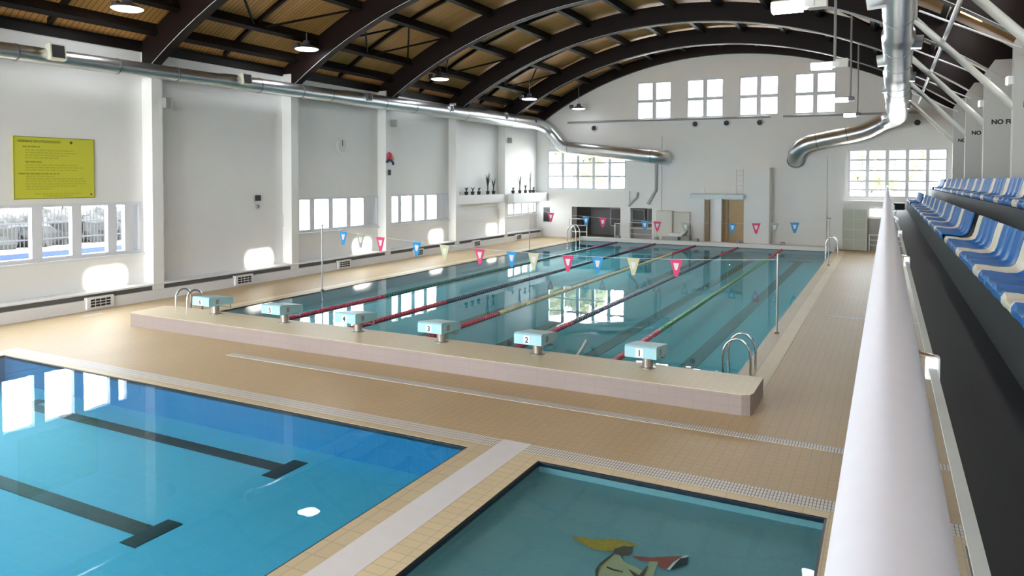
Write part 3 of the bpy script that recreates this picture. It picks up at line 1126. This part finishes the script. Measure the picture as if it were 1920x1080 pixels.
# round clock
e = empty('wall_clock', (XL, 9.63, 4.51))
tag(e, 'round pale wall clock high on the wall above the windows', 'clock')
q = MB()
q.lathe([(0.29, 0.0), (0.29, 0.07), (0.26, 0.08), (0.25, 0.05)], (0, 0, 0), 28, 'x')
q.build('clock_case', light_metal, e, True)
q = MB()
q.cyl((0.04, 0, 0), (0.056, 0, 0), 0.25, 28)
q.build('clock_face', clock_face, e)
q = MB()
q.box(0.057, 0.066, -0.014, 0.014, -0.02, 0.20)
q.box(0.057, 0.064, -0.012, 0.012, -0.02, 0.13)
q.build('clock_hand', black_m, e)

e = empty('wall_phone', (XL, 5.55, 2.5))
tag(e, 'small black wall unit in the blank bay beside the pier', 'wall unit')
q = MB()
q.bbox(0, 0.08, -0.09, 0.09, 0.07, 0.25, 0.01)
q.build('unit_box', black_m, e)
q = MB()
q.bbox(0, 0.05, -0.04, 0.04, -0.17, -0.05, 0.01)
q.build('unit_base', grey_metal, e)

e = empty('wall_ornament', (XL+0.42, 12.0, 4.05))
tag(e, 'small red, yellow and blue ornament hung on the wall pier', 'ornament')
q = MB()
q.lathe([(0.02, 0.30), (0.10, 0.24), (0.13, 0.10), (0.05, 0.0)], (0.0, 0.0, 0.0), 10)
q.build('red_body', red_p, e, True)
q = MB()
q.lathe([(0.02, 0.2), (0.09, 0.12), (0.06, 0.0)], (0.0, 0.22, -0.03), 10)
q.build('yellow_body', cream_p, e, True)
q = MB()
q.tube([(0.02, -0.2+0.0, -0.10), (0.02, -0.08, -0.03), (0.02, 0.08, -0.03), (0.02, 0.2, -0.10), (0.02, 0.24, -0.2)], 0.05, 8)
q.build('blue_arm', navy_p, e, True)
q = MB()
q.bbox(-0.02, 0.05, -0.06, 0.06, -0.62, -0.40, 0.01)
q.build('dark_weight', black_m, e)

for i, (y, z) in enumerate([(1.9, 5.35), (12.25, 5.5), (22.3, 5.3)]):
    e = empty('wall_speaker', (XL+0.34, y, z))
    tag(e, ['small grey loudspeaker at the top of the pier by the rules board', 'small grey loudspeaker at the top of the pier above the ornament',
            'small grey loudspeaker at the last pier before the far wall'][i], 'speaker', 'loudspeakers under the duct')
    q = MB()
    q.bbox(0.0, 0.22, -0.1, 0.1, -0.14, 0.14, 0.02)
    q.build('speaker_box', grey_metal, e)
    q = MB()
    q.box(-0.34, 0.02, -0.03, 0.03, -0.03, 0.03)
    q.build('bracket', light_metal, e)

# plants on the wall ledge
def plant(x, y, z, h, n, spread, lab, pot=True):
    e = empty('potted_plant', (x, y, z))
    tag(e, lab, 'plant', 'plants on the wall ledge')
    q = MB()
    ph = 0.16 if pot else 0.05
    q.lathe([(0.07, 0.0), (0.10, ph), (0.09, ph)], (0, 0, 0), 12)
    q.build('pot', pot_m, e, True)
    q = MB()
    for i in range(n):
        a = random.uniform(0, 2*PI)
        L = h*random.uniform(0.65, 1.0)
        dx, dy = math.cos(a)*spread*random.uniform(.4, 1), math.sin(a)*spread*random.uniform(.4, 1)
        pr = None
        for j in range(5):
            t = j/4
            c = Vector((dx*t*t, dy*t*t, ph+L*(t-0.25*t*t*(spread/0.3))))
            w = 0.028*(1-t)+0.004
            sidev = Vector((-math.sin(a), math.cos(a), 0))*w
            cur = (c-sidev, c+sidev)
            if pr:
                q.add([pr[0], pr[1], cur[1], cur[0]], [(0, 1, 2, 3)])
            pr = cur
    q.build('leaves', plant_g, e)


for i, (y, h, n, s, lab) in enumerate([
        (17.55, 1.0, 7, .10, 'thin upright plant against the pier at the ledge start'),
        (18.3, .28, 16, .25, 'low bushy plant, first on the ledge past the thin one'),
        (18.9, .30, 16, .25, 'low bushy plant, second on the ledge past the thin one'),
        (19.5, .26, 16, .25, 'low bushy plant, third on the ledge past the thin one'),
        (20.4, 1.15, 26, .42, 'tall arching plant in the middle of the wall ledge'),
        (21.0, .8, 14, .25, 'medium upright plant beside the tall arching one')]):
    plant(XL+0.22, y, 2.52, h, n, min(s, 0.19), lab)
for i, (y, h, n, s, lab) in enumerate([
        (22.9, .25, 14, .2, 'low plant at the start of the deep corner ledge'),
        (23.7, 1.1, 12, .2, 'tall thin plant on the deep corner ledge'),
        (24.4, .45, 12, .2, 'mid height plant on the deep corner ledge'),
        (25.0, 1.3, 8, .12, 'very tall narrow plant in the ledge corner'),
        (25.4, .25, 12, .2, 'low plant at the far end of the corner ledge')]):
    plant(XL+0.36, y, 2.52, h, n, s, lab)

# ------------------------------------------------------------------ things at the far end
# diving platform
e = empty('diving_platform', (-5.4, 25.9, 0))
tag(e, 'white diving platform slab on a slim post with a tall block behind', 'diving platform')
q = MB()
q.bbox(-1.25, 1.35, -0.5, 0.45, 2.34, 2.58, 0.03)
q.build('platform_slab', mat('pale blue white slab', (0.62, 0.70, 0.72), 0.4), e)
q = MB()
q.box(-0.12, 0.24, -0.18, 0.18, 0, 2.34)
q.build('post', light_metal, e)
q = MB()
q.box(1.32, 2.45, -0.15, 0.69, 0, 3.72)
q.box(2.05, 2.52, -0.22, 0.69, 0, 3.88)
q.build('tower_block', wall_paint, e)
lad = MB()
for x in (0.95, 1.28):
    lad.cyl((x, -0.18, 2.58), (x, -0.18, 3.82), 0.025, 8)
for k in range(5):
    lad.cyl((0.95, -0.18, 2.75+k*0.25), (1.28, -0.18, 2.75+k*0.25), 0.018, 8)
lad.build('ladder', light_metal, e)
# boarded doors under the platform
for i, (a, b, mm, lab) in enumerate([(-6.15, -5.9, wood_brown, 'narrow brown board standing left of the platform post'),
                                     (-5.62, -4.98, wood_door, 'tan wooden door leaf next to the platform post'),
                                     (-4.94, -4.1, wood_door, 'wider tan wooden door leaf beside the tall white block')]):
    e = empty('wooden_door', ((a+b)/2, YF-0.1, 0))
    tag(e, lab, 'door', 'boarded doors under the diving platform')
    q = MB()
    q.bbox(-(b-a)/2, (b-a)/2, -0.03, 0.03, 0.06, 2.25, 0.01)
    q.build('door_leaf', mm, e)
    if i == 1:
        q = MB()
        q.bbox(-0.24, -0.14, -0.05, -0.03, 1.5, 1.75, 0.005)
        q.build('black_notice', black_m, e)
    if i == 2:
        q = MB()
        q.cyl((-0.34, -0.07, 1.0), (-0.34, -0.03, 1.0), 0.03, 10)
        q.build('door_handle', steel, e)
# white equipment stand (cabinet and bench)
e = empty('equipment_stand', (-7.7, 26.0, 0))
tag(e, 'cream equipment stand with a low bench against the far wall', 'equipment stand')
q = MB()
q.bbox(-0.9, -0.05, 0.1, 0.55, 0.0, 1.65, 0.02)
q.build('tall_cabinet', mat('cream cabinet', (0.70, 0.68, 0.60), 0.5), e)
q = MB()
q.bbox(-0.05, 0.8, 0.35, 0.55, 0.35, 1.6, 0.02)
q.build('back_board', MATS['cream cabinet'], e)
q = MB()
q.prism([(-0.15, 0.52), (-0.15, 0.34), (0.45, 0.34), (0.78, 0.62), (0.78, 0.70), (0.4, 0.52)], -0.15, 0.4, 'y')
q.build('bench_top', mat('white bench top', (0.74, 0.74, 0.70), 0.4), e)
q = MB()
q.bbox(-0.55, 0.3, -0.05, 0.3, 0.03, 0.32, 0.02)
q.build('bench_base', mat('grey bench base', (0.42, 0.43, 0.45), 0.5), e)
q = MB()
q.bbox(0.45, 0.9, -0.1, 0.3, 0.0, 0.4, 0.02)
q.box(0.82, 0.92, -0.1, 0.1, 0.4, 0.95)
q.build('side_step', mat('grey green step', (0.28, 0.30, 0.26), 0.5), e)
# locker block and low rail next to the gallery
e = empty('storage_locker', (0.9, 26.1, 0))
tag(e, 'pale green grey storage cage below the gallery slab', 'locker')
q = MB()
q.box(-0.55, 0.5, 0.02, 0.45, 0.02, 1.92)
q.build('cage_body', locker_m, e)
q = MB()
for x in (-0.55, -0.06, 0.46):
    q.box(x, x+0.05, -0.03, 0.02, 0.02, 1.95)
for z in (0.02, 0.5, 0.97, 1.45, 1.90):
    q.box(-0.5, 0.46, -0.025, 0.02, z, z+0.04)
q.build('cage_frame', mat('pale cage frame', (0.62, 0.64, 0.56), 0.5), e)
m = MB()
m.box(1.45, 2.9, YF-0.06, YF, 0, 1.5)
struct('trim_7', m, room_grey)


def railing(name, x0, x1, y, h, lab, n=3, posts=(0.0, 1.0)):
    e = empty(name, ((x0+x1)/2, y, 0))
    tag(e, lab, 'railing')
    hw = (x1-x0)/2
    for k in range(n):
        q = MB()
        z = h-k*h/3.2
        q.cyl((-hw, 0, z), (hw, 0, z), 0.022, 8)
        q.build('rail', light_metal, e)
    for t in posts:
        q = MB()
        x = -hw+2*hw*t
        q.cyl((x, 0, 0), (x, 0, h+0.03), 0.03, 8)
        q.build('post', light_metal, e)
    return e


railing('safety_railing', -13.35, -12.3, 25.6, 1.12, 'white safety railing in front of the dark opening')
railing('safety_railing', -10.1, -8.72, 26.2, 0.98, 'white safety railing in front of the small dark windows')
railing('safety_railing', 1.5, 2.1, 26.2, 0.75, 'short white railing between storage cage and gallery', 3)
e = railing('safety_railing', -10.75, -10.45, 25.75, 0.92, 'short single post rail beside the white column', 1)


def ladder(x, y, z, w, lab, side, r=0.022, h=0.5, reach=0.45, rz=0.0, drop=0.2):
    """two bent grab rails over the pool's side edge; side +1: water lies towards -x"""
    e = empty('pool_ladder', (x, y, z), rz)
    tag(e, lab, 'ladder', 'pool ladders')
    for s_ in (-w/2, w/2):
        q = MB()
        pts = [(reach*0.5*side, s_, 0.0), (reach*0.5*side, s_, h*0.5)]
        for i in range(9):
            t = PI*i/8
            pts.append((math.cos(t)*reach*0.5*side, s_, h*0.5+math.sin(t)*h*0.5))
        pts.append((-reach*0.5*side, s_, -drop))
        q.tube(pts, r, 10)
        q.build('grab_rail', steel, e, True)
    q = MB()
    q.box(min(-reach*0.5*side-0.04, -reach*0.5*side+0.04), max(-reach*0.5*side-0.04, -reach*0.5*side+0.04), -w/2, w/2, 0.03-drop, 0.06-drop)
    q.build('step', steel, e)
    return e


ladder(-0.02, 1.34, 0.004, 0.52, 'steel pool ladder on the gallery side beside starting block 1', 1, 0.02, 0.62, 0.46)
ladder(-12.19, 0.03, ZP, 0.38, 'steel pool ladder on the platform beside starting block 6', 1, 0.022, 0.42, 0.42, -PI/2, 0.5)
ladder(-12.55, 24.3, 0.004, 0.5, 'steel pool ladder at the far corner below the dark opening', -1, 0.03, 0.85, 0.5)
ladder(0.05, 24.0, 0.004, 0.5, 'steel pool ladder at the far corner near the storage cage', 1, 0.028, 0.75, 0.5)

# far end anchor stubs (low starting posts) behind the ropes
for i, x in enumerate([-2.18, -4.22, -6.26, -8.30, -10.34]):
    q = MB()
    q.bbox(x-0.09, x+0.09, 25.02, 25.25, 0.2, 0.34, 0.015)
    o = q.build('rope_anchor', grey_metal)
    tag(o, 'small grey anchor post at the far end of the %s lane rope' % ['green and red', 'navy and red', 'pale yellow', 'thin navy', 'dark green'][i], 'anchor', 'lane rope anchors')

# ------------------------------------------------------------------ starting blocks
def starting_block(x, num, lab):
    e = empty('starting_block', (x, -0.34, ZP))
    tag(e, lab, 'starting block', 'starting blocks on the platform')
    q = MB()
    q.lathe([(0.13, 0.0), (0.13, 0.012), (0.085, 0.02), (0.085, 0.30), (0.085, 0.31)], (0, 0.09, 0), 18)
    q.build('post', steel_br, e, True)
    q = MB()
    # sloping slab: side profile in y,z
    q.prism([(-0.30, 0.40), (-0.30, 0.235), (-0.27, 0.225), (0.36, 0.215), (0.36, 0.34), (0.34, 0.355), (-0.27, 0.425)], -0.255, 0.255, 'x', 0)
    q.build('top_slab', block_side, e)
    q = MB()
    q.add([(-0.24, -0.265, 0.4265), (0.24, -0.265, 0.4265), (0.24, 0.335, 0.358), (-0.24, 0.335, 0.358)], [(0, 1, 2, 3)])
    q.build('grip_mat', block_blue, e)
    q = MB()
    q.box(-0.075, 0.045, -0.305, -0.3005, 0.25, 0.385)
    pl_ = q.build('number_plate', light_metal, e)
    text('number', str(num), 0.135, (-0.015, -0.307, 0.268), (PI/2, 0, 0), black_m, pl_, 'CENTER', 0.001, 0.002)
    q = MB()
    q.box(0.2555, 0.262, -0.12, -0.04, 0.26, 0.36)
    q.build('side_plate', grey_metal, e)
    q = MB()
    q.tube([(0.2, 0.30, 0.24), (0.2, 0.34, 0.12), (-0.2, 0.34, 0.12), (-0.2, 0.30, 0.24)], 0.014, 8)
    q.build('backstroke_grip', steel, e, True)
    return e


for i, x in enumerate([-1.17, -3.12, -5.08, -7.02, -8.95, -11.0]):
    starting_block(x, i+1, ['turquoise starting block numbered 1, beside the corner ladder', 'turquoise starting block numbered 2, second from the gallery',
                            'turquoise starting block numbered 3, third from the gallery', 'turquoise starting block numbered 4, fourth from the gallery',
                            'turquoise starting block numbered 5, second from the windowed wall', 'turquoise starting block numbered 6, nearest the windowed wall'][i])
# bent hose / white hook beside block 2
q = MB()
q.tube([(-2.98, 0.05, 0.02), (-2.85, 0.18, 0.0), (-2.72, 0.35, 0.06), (-2.62, 0.6, 0.30), (-2.6, 0.72, 0.40)], 0.02, 8)
o = q.build('rope_hook', light_metal, smooth=True)
tag(o, 'bent white hook at the rope end behind starting block 2', 'hook')

# ------------------------------------------------------------------ lane ropes
def lane_rope(x, spans, lab):
    e = empty('lane_rope', (x, 0, 0))
    tag(e, lab, 'lane rope', 'floating lane ropes')
    q = MB()
    q.cyl((0, -0.0, 0.0), (0, 25.0, 0.0), 0.012, 6)
    q.build('cable', steel, e)
    for (a, b, mm) in spans:
        q = MB()
        n = int((b-a)/0.11)
        for i in range(n):
            y = a+(i+0.5)*(b-a)/n
            q.lathe([(0.022, -0.05), (0.055, -0.03), (0.055, 0.03), (0.022, 0.05)], (0, y, -0.005), 8, 'y')
        q.build('float_string', mm, e, True)


lane_rope(-2.18, [(0.15, 4.0, red_p), (4.0, 20.6, lime_p), (20.6, 24.9, red_p)], 'floating lane rope with long bright green middle and red ends')
lane_rope(-4.22, [(0.15, 4.0, red_p), (4.0, 20.4, navy_p), (20.4, 24.9, red_p)], 'thin navy lane rope with red ends leading to block 2')
lane_rope(-6.26, [(0.15, 4.2, red_p), (4.2, 20.4, cream_p), (20.4, 24.9, red_p)], 'pale yellow lane rope with red ends')
lane_rope(-8.30, [(0.15, 5.0, red_p), (5.0, 20.4, navy_p), (20.4, 24.9, purple_p)], 'navy lane rope with red ends crossing the window reflections')
lane_rope(-10.34, [(0.15, 5.0, red_p), (5.0, 20.4, green_p), (20.4, 24.9, purple_p)], 'dark green lane rope with red ends beside the windowed wall')

# ------------------------------------------------------------------ backstroke flags
def pole(x, y, h, lab, top=True):
    e = empty('flag_pole', (x, y, 0))
    tag(e, lab, 'pole', 'flag poles')
    q = MB()
    q.cyl((0, 0, 0.0), (0, 0, h), 0.022, 10)
    q.build('pole_tube', mat('grey pole', (0.42, 0.42, 0.42), 0.3, 0.7), e, True)
    q = MB()
    q.lathe([(0.06, 0), (0.06, 0.02), (0.03, 0.05)], (0, 0, 0), 12)
    q.build('base_socket', steel, e)
    if top:
        q = MB()
        q.cyl((-0.06, 0, h-0.02), (0.06, 0, h-0.02), 0.02, 8)
        q.build('top_hook', steel, e)


pole(-12.52, 4.9, 1.95, 'thin grey flag pole at the pool edge by the windowed wall, nearer pair')
pole(0.14, 4.9, 1.72, 'thin grey flag pole at the gallery side pool edge, nearer pair')
pole(-12.55, 18.95, 1.95, 'thin grey flag pole at the pool edge by the windowed wall, farther pair')
pole(0.24, 18.95, 1.85, 'thin grey flag pole at the gallery side pool edge, farther pair')


def flag_line(x0, x1, y, z0, zm, z1, flags, size, lab):
    e = empty('flag_line', (0, y, 0))
    tag(e, lab, 'flag line', 'backstroke flag lines')

    def z(x):
        t = (x-x0)/(x1-x0)
        return z0*(1-t)+z1*t-4*t*(1-t)*((z0+z1)/2-zm)
    q = MB()
    q.tube([(x0+(x1-x0)*i/24, 0, z(x0+(x1-x0)*i/24)) for i in range(25)], 0.006, 5)
    q.build('line', light_metal, e)
    for (x, mm) in flags:
        w, h = size
        q = MB()
        zt = z(x)
        q.prism([(x-w/2, zt), (x+w/2, zt), (x+w*0.12, zt-h), (x-w*0.12, zt-h)], -0.004, 0.004, 'y')
        f = q.build('pennant', mm, e)
        q = MB()
        q.prism([(x-w*0.22, zt-h*0.22), (x+w*0.22, zt-h*0.22), (x+w*0.08, zt-h*0.62), (x-w*0.08, zt-h*0.62)], -0.007, 0.007, 'y')
        q.build('pennant_centre', flag_in, f)


B_, R_, Y_, G_ = flag_blue, flag_red, flag_yel, flag_grey
flag_line(-12.50, 0.12, 4.9, 1.86, 1.46, 1.60,
          [(-11.73, B_), (-11.1, G_), (-10.4, R_), (-9.18, B_), (-8.28, Y_), (-7.2, R_), (-6.27, B_), (-5.65, Y_), (-4.72, R_), (-3.95, B_), (-3.06, Y_), (-2.05, R_)],
          (0.30, 0.40), 'string of coloured pennants across the pool, the nearer large row')
flag_line(-12.55, 0.24, 18.95, 1.86, 1.50, 1.72,
          [(-11.47, R_), (-9.75, B_), (-8.96, R_), (-7.05, B_), (-6.5, R_), (-5.3, G_), (-3.38, B_), (-2.45, R_), (-1.75, G_), (-1.0, B_)],
          (0.34, 0.42), 'string of coloured pennants across the pool, the farther small row')

# ------------------------------------------------------------------ mosaic figure on the small pool floor
def mosaic():
    e = empty('floor_mosaic', (0.05, -4.9, -0.115))
    tag(e, 'mosaic swimmer figure with golden hair on the small pool floor', 'mosaic')

    def patch(name, pts, mm, k):
        q = MB()
        q.add([(x, y, 0.0015*k) for x, y in pts], [tuple(range(len(pts)))])
        q.build(name, mm, e)
    patch('torso', [(-0.022, -0.408), (0.033, -0.39), (0.088, -0.466), (0.151, -0.505), (0.213, -0.514), (0.293, -0.551), (0.368, -0.609), (0.439, -0.848), (0.076, -1.037), (-0.038, -0.782), (-0.073, -0.662), (-0.043, -0.524)], art_skin, 1)
    patch('arm', [(0.286, -0.652), (0.316, -0.5), (0.302, -0.323), (0.348, -0.278), (0.383, -0.364), (0.392, -0.499), (0.416, -0.679)], art_skin, 2)
    patch('hair', [(-0.481, -0.266), (-0.409, -0.252), (-0.295, -0.239), (-0.118, -0.135), (-0.015, -0.127), (0.12, -0.125), (0.065, -0.21), (-0.039, -0.331), (-0.082, -0.385), (-0.242, -0.404), (-0.333, -0.362), (-0.465, -0.304)], art_gold, 3)
    patch('face', [(-0.046, -0.312), (0.009, -0.228), (0.083, -0.201), (0.119, -0.313), (0.108, -0.372), (0.027, -0.404), (-0.029, -0.39)], art_brown, 4)
    patch('red_cloth', [(0.134, -0.359), (0.297, -0.305), (0.556, -0.138), (0.506, -0.32), (0.488, -0.43), (0.424, -0.443), (0.378, -0.346), (0.228, -0.404)], art_red, 3)
    patch('white_band', [(0.556, -0.138), (0.597, -0.106), (0.548, -0.298), (0.509, -0.439), (0.482, -0.443), (0.501, -0.302)], art_white, 4)
    patch('black_tip', [(0.542, -0.198), (0.602, -0.146), (0.62, -0.281), (0.566, -0.369), (0.509, -0.439), (0.523, -0.311)], art_black, 5)
    patch('outline', [(-0.029, -0.39), (-0.014, -0.404), (-0.058, -0.675), (-0.022, -0.812), (0.079, -1.018), (0.043, -1.037), (-0.073, -0.742), (-0.077, -0.624)], art_brown, 5)
    patch('outline', [(-0.002, -0.636), (0.063, -0.652), (0.152, -0.654), (0.157, -0.671), (0.063, -0.681), (0.003, -0.663)], art_brown, 5)
    patch('outline', [(0.179, -0.591), (0.237, -0.62), (0.294, -0.648), (0.307, -0.504), (0.309, -0.463), (0.323, -0.476), (0.337, -0.664), (0.271, -0.698)], art_brown, 5)


mosaic()

# ------------------------------------------------------------------ gallery: slabs, seats, guard rail
GZ = 2.02
m = MB()
m.box(2.34, XR, YB, 25.2, GZ-0.25, GZ)
struct('floor_gallery', m, charcoal)
m = MB()
m.box(3.3, XR, YB, 25.0, 0, GZ-0.25)
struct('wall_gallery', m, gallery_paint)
m = MB()
m.prism([(2.97, GZ), (XR, GZ), (XR, 2.94), (3.78, 2.94), (3.78, 2.42), (2.97, 2.42)], YB, 24.4, 'y')
struct('floor_tier', m, charcoal_r)
m = MB()
m.box(2.345, 2.9, 24.4, 25.2, GZ, GZ+0.28)
struct('trim_8', m, charcoal_r)

# handrail tube on brackets over a glass guard
hr = MB()
hr.cyl((2.207, YB+0.1, 3.02), (2.207, 25.0, 3.02), 0.0455, 40)
hand = hr.build('handrail', rail_paint, smooth=True)
tag(hand, 'thick white round handrail running along the gallery edge', 'handrail')
for y in (-14.5, -11.9, -9.35, -6.5, -3.9, -1.3, 1.3, 3.9, 6.5, 9.1, 11.7, 14.3, 16.9, 19.5, 22.1, 24.6):
    q = MB()
    q.tube([(2.207, y, 2.98), (2.215, y, 2.90), (2.25, y, 2.86), (2.318, y, 2.845)], 0.009, 8)
    q.build('bracket', steel, hand, True)
    q = MB()
    q.bbox(2.298, 2.332, y-0.022, y+0.022, 2.79, 2.85, 0.004)
    q.build('clamp', light_metal, hand)
gy = [-17.5, -14.4, -11.8, -6.5, -3.9, -1.3, 1.3, 3.9, 6.5, 9.1, 11.7, 14.3, 16.9, 19.5, 22.1, 24.7]
for i in range(len(gy)-1):
    a, b = gy[i]+0.012, gy[i+1]-0.012
    q = MB()
    q.box(2.306, 2.324, a, b, GZ-0.1, 2.815)
    g = q.build('glass_guard', guard)
    tag(g, 'clear glass guard panel under the handrail, %s' % (
        'behind the view' if b < -11.7 else 'with its long bright top edge in view' if i == 2 else '%s one beyond the clamp' % ORD[i-3]), 'glass panel', 'glass guard panels')
    q = MB()
    q.box(2.3055, 2.3245, a, b, 2.815, 2.82)
    q.build('ground_edge', guard_edge, g)


def seat_mesh(name, mm):
    prof = [(0.015, -0.075), (0.0, -0.05), (0.0, -0.012), (0.02, 0.0), (0.09, -0.004), (0.20, -0.018), (0.29, -0.012), (0.345, 0.02), (0.375, 0.09), (0.40, 0.20), (0.425, 0.30), (0.432, 0.325)]
    W_ = 0.225
    us = [-1, -0.9, -0.72, -0.45, 0, 0.45, 0.72, 0.9, 1]
    lift = {1: 0.026, 0.9: 0.024, 0.72: 0.007, 0.45: 0, 0: 0}
    vs, fs = [], []
    n, k = len(prof), len(us)

    def pt(i, u, off):
        x, z = prof[i]
        a = prof[max(i-1, 0)]
        b = prof[min(i+1, n-1)]
        tx, tz = b[0]-a[0], b[1]-a[1]
        L = math.hypot(tx, tz)
        nx, nz = -tz/L, tx/L           # towards the sitter
        ll = lift[abs(u)]*(0.2 if i < 3 else 1.0)
        w = W_*(0.94 if i >= n-2 else 1.0)
        return (x+nx*(ll-off), u*w, z+nz*(ll-off))
    for off in (0.0, 0.022):
        for i in range(n):
            for u in us:
                vs.append(pt(i, u, off))
    o2 = n*k
    for i in range(n-1):
        for j in range(k-1):
            a = i*k+j
            fs.append((a, a+1, a+k+1, a+k))
            fs.append((o2+a, o2+a+k, o2+a+k+1, o2+a+1))
    for i in range(n-1):
        fs.append((i*k, (i+1)*k, o2+(i+1)*k, o2+i*k))
        fs.append((i*k+k-1, o2+i*k+k-1, o2+(i+1)*k+k-1, (i+1)*k+k-1))
    for j in range(k-1):
        fs.append((j, o2+j, o2+j+1, j+1))
        a = (n-1)*k+j
        fs.append((a, a+1, o2+a+1, o2+a))
    mb_ = MB()
    mb_.add(vs, fs)
    return mb_.mesh(name, mm, True)


SEAT_B = seat_mesh('blue_seat', seat_blue)
SEAT_W = seat_mesh('white_seat', seat_white)
foot = MB()
foot.box(0.06, 0.30, -0.05, 0.05, -0.10, -0.03)
FOOT = foot.mesh('seat_foot', black_m)
PITCH = 0.4825


def seat(x, y, z, white, lab, grp):
    o = bpy.data.objects.new('stadium_seat', SEAT_W if white else SEAT_B)
    COL.objects.link(o)
    o.location = (x, y, z)
    tag(o, lab, 'seat', grp)
    f = bpy.data.objects.new('seat_foot', FOOT)
    COL.objects.link(f)
    f.parent = o


def seat_run(x, z, y_start, n, first_white, row, block, step):
    """n seats from y_start away from the aisle; every fourth seat is white"""
    w = 0
    since = 0
    for i in range(n):
        white = (i-first_white) % 4 == 0 and i >= first_white
        y = y_start+step*i*PITCH
        if white:
            w += 1
            since = 0
            lab = 'white plastic seat in the %s row, %s white one %s' % (row, ORD[w-1], block)
        else:
            since += 1
            if w == 0:
                lab = 'blue plastic seat in the %s row, %s from the gap %s' % (row, ORD[since-1], block)
            else:
                lab = 'blue seat in the %s row, %s past the %s white one %s' % (row, ORD[since-1], ORD[w-1], block)
        seat(x, y, z, white, lab, 'moulded seats of the %s row' % row)


X1, Z1, X2, Z2 = 2.935, 2.505, 3.745, 3.03
seat_run(X1, Z1, 0.15, 14, 0, 'lower', 'before the aisle', -1)
seat_run(X1, Z1, 1.36, 32, 3, 'lower', 'beyond the aisle', 1)
seat_run(X1, Z1, 18.2, 10, 9, 'lower', 'at the end block', 1)
seat_run(X2, Z2, 8.6, 30, 1, 'upper', 'before the gap', -1)
seat_run(X2, Z2, 9.1, 22, 1, 'upper', 'beyond the gap', 1)
seat_run(X2, Z2, 20.8, 6, 5, 'upper', 'at the end block', 1)

# signs and emergency lights on the gallery wall
for y, lab in [(1.6, 'on the pier closest to the camera'), (6.8, 'on the second pier from the camera'), (12.0, 'on the third pier from the camera'),
               (17.2, 'on the fourth pier from the camera'), (22.4, 'on the fifth pier from the camera')]:
    e = text('smoking_sign', 'NO FUMAR', 0.17, (4.67, y-0.1425, 4.83), (PI/2, 0, 0), black_m, None, 'LEFT', 0.002, 0.009)
    tag(e, 'black NO FUMAR lettering %s' % lab, 'lettering', 'no smoking lettering')
for i, y in enumerate((6.8, 12.0)):
    e = empty('emergency_light', (4.5, y, 5.40))
    tag(e, ['small lit emergency light on the gallery pier nearer the camera', 'small lit emergency light on the gallery pier farther along'][i], 'emergency light', 'emergency lights')
    q = MB()
    q.bbox(-0.10, 0.0, -0.13, 0.13, -0.09, 0.09, 0.01)
    q.build('light_body', light_metal, e)
    q = MB()
    q.box(-0.115, -0.10, -0.115, 0.115, -0.075, 0.075)
    q.build('diffuser', mat('emergency diffuser', (0.9, 0.9, 0.9), 0.5, emit=(1, 1, 0.97), estr=4), e)

# ------------------------------------------------------------------ outside
m = MB()
m.box(-90, 40, -60, 110, -1.75, -1.62)
struct('ground', m, ground_m)
m = MB()
m.box(-90, XL-0.4, -40, 60, -1.62, -0.02)
struct('ground_yard', m, ground_m)
m = MB()
m.box(-18.3, -18.0, -12, 4.2, -0.02, 1.30)
o = m.build('boundary_wall', blue_wall_m)
tag(o, 'low blue wall outside the wall windows', 'wall')
# fence with bars outside
e = empty('yard_fence', (-32, 0, 0))
tag(e, 'dark barred fence outside the wall window under the rules board', 'fence')
for i in range(60):
    q = MB()
    y = 3.5+i*0.17
    q.cyl((0, y, 0), (0, y, 1.9+random.uniform(-0.1, 0.5)), 0.018, 5)
    q.build('fence_bar', fence_m, e)
for z in (0.45, 1.2):
    q = MB()
    q.box(-0.03, 0.03, 3.4, 13.8, z, z+0.06)
    q.build('fence_rail', fence_m, e)


def blob(mb, c, r, seed, flat=1.0):
    rnd = random.Random(seed)
    nu, nv = 12, 8
    vs, fs = [], []
    for j in range(nv+1):
        for i in range(nu):
            t, p = 2*PI*i/nu, PI*j/nv
            k = r*(1+rnd.uniform(-0.22, 0.22))
            vs.append((c[0]+k*math.sin(p)*math.cos(t), c[1]+k*math.sin(p)*math.sin(t), c[2]+k*flat*math.cos(p)))
    for j in range(nv):
        for i in range(nu):
            fs.append((j*nu+i, j*nu+(i+1) % nu, (j+1)*nu+(i+1) % nu, (j+1)*nu+i))
    mb.add(vs, fs)


m = MB()
for i in range(14):
    blob(m, (-34.5+random.uniform(-0.4, 0.4), 3.4+i*0.8, 0.62), random.uniform(0.75, 1.05), i)
o = m.build('hedge', hedge_m)
tag(o, 'dark hedge behind the barred fence outside the wall window', 'hedge', kind='stuff')


def tree(x, y, h, r, mm, lab):
    e = empty('tree', (x, y, -0.1))
    tag(e, lab, 'tree', 'trees outside the windows')
    q = MB()
    q.tube([(0, 0, 0), (0.1, 0, h*0.35), (0, 0.1, h*0.7)], [0.22, 0.16, 0.08], 8)
    q.build('trunk', bark, e)
    q = MB()
    rnd = random.Random(int(x*7+y))
    for i in range(16):
        a = rnd.uniform(0, 2*PI)
        d = rnd.uniform(0, r)
        blob(q, (math.cos(a)*d, math.sin(a)*d, h*rnd.uniform(0.5, 1.0)), r*rnd.uniform(0.25, 0.45), i+int(x*3))
    q.build('crown', mm, e, False)


tree(-21.5, 46, 7.5, 2.8, tree_y, 'yellow green tree outside the big corner window')
tree(-14.5, 54, 6.0, 2.4, tree_g, 'olive green tree outside the big corner window, lower')
tree(2.6, 44, 6.5, 2.6, tree_y, 'yellow green tree filling the gallery end window')
tree(9.5, 52, 6.5, 2.4, tree_g, 'olive green tree at the side of the gallery end window')
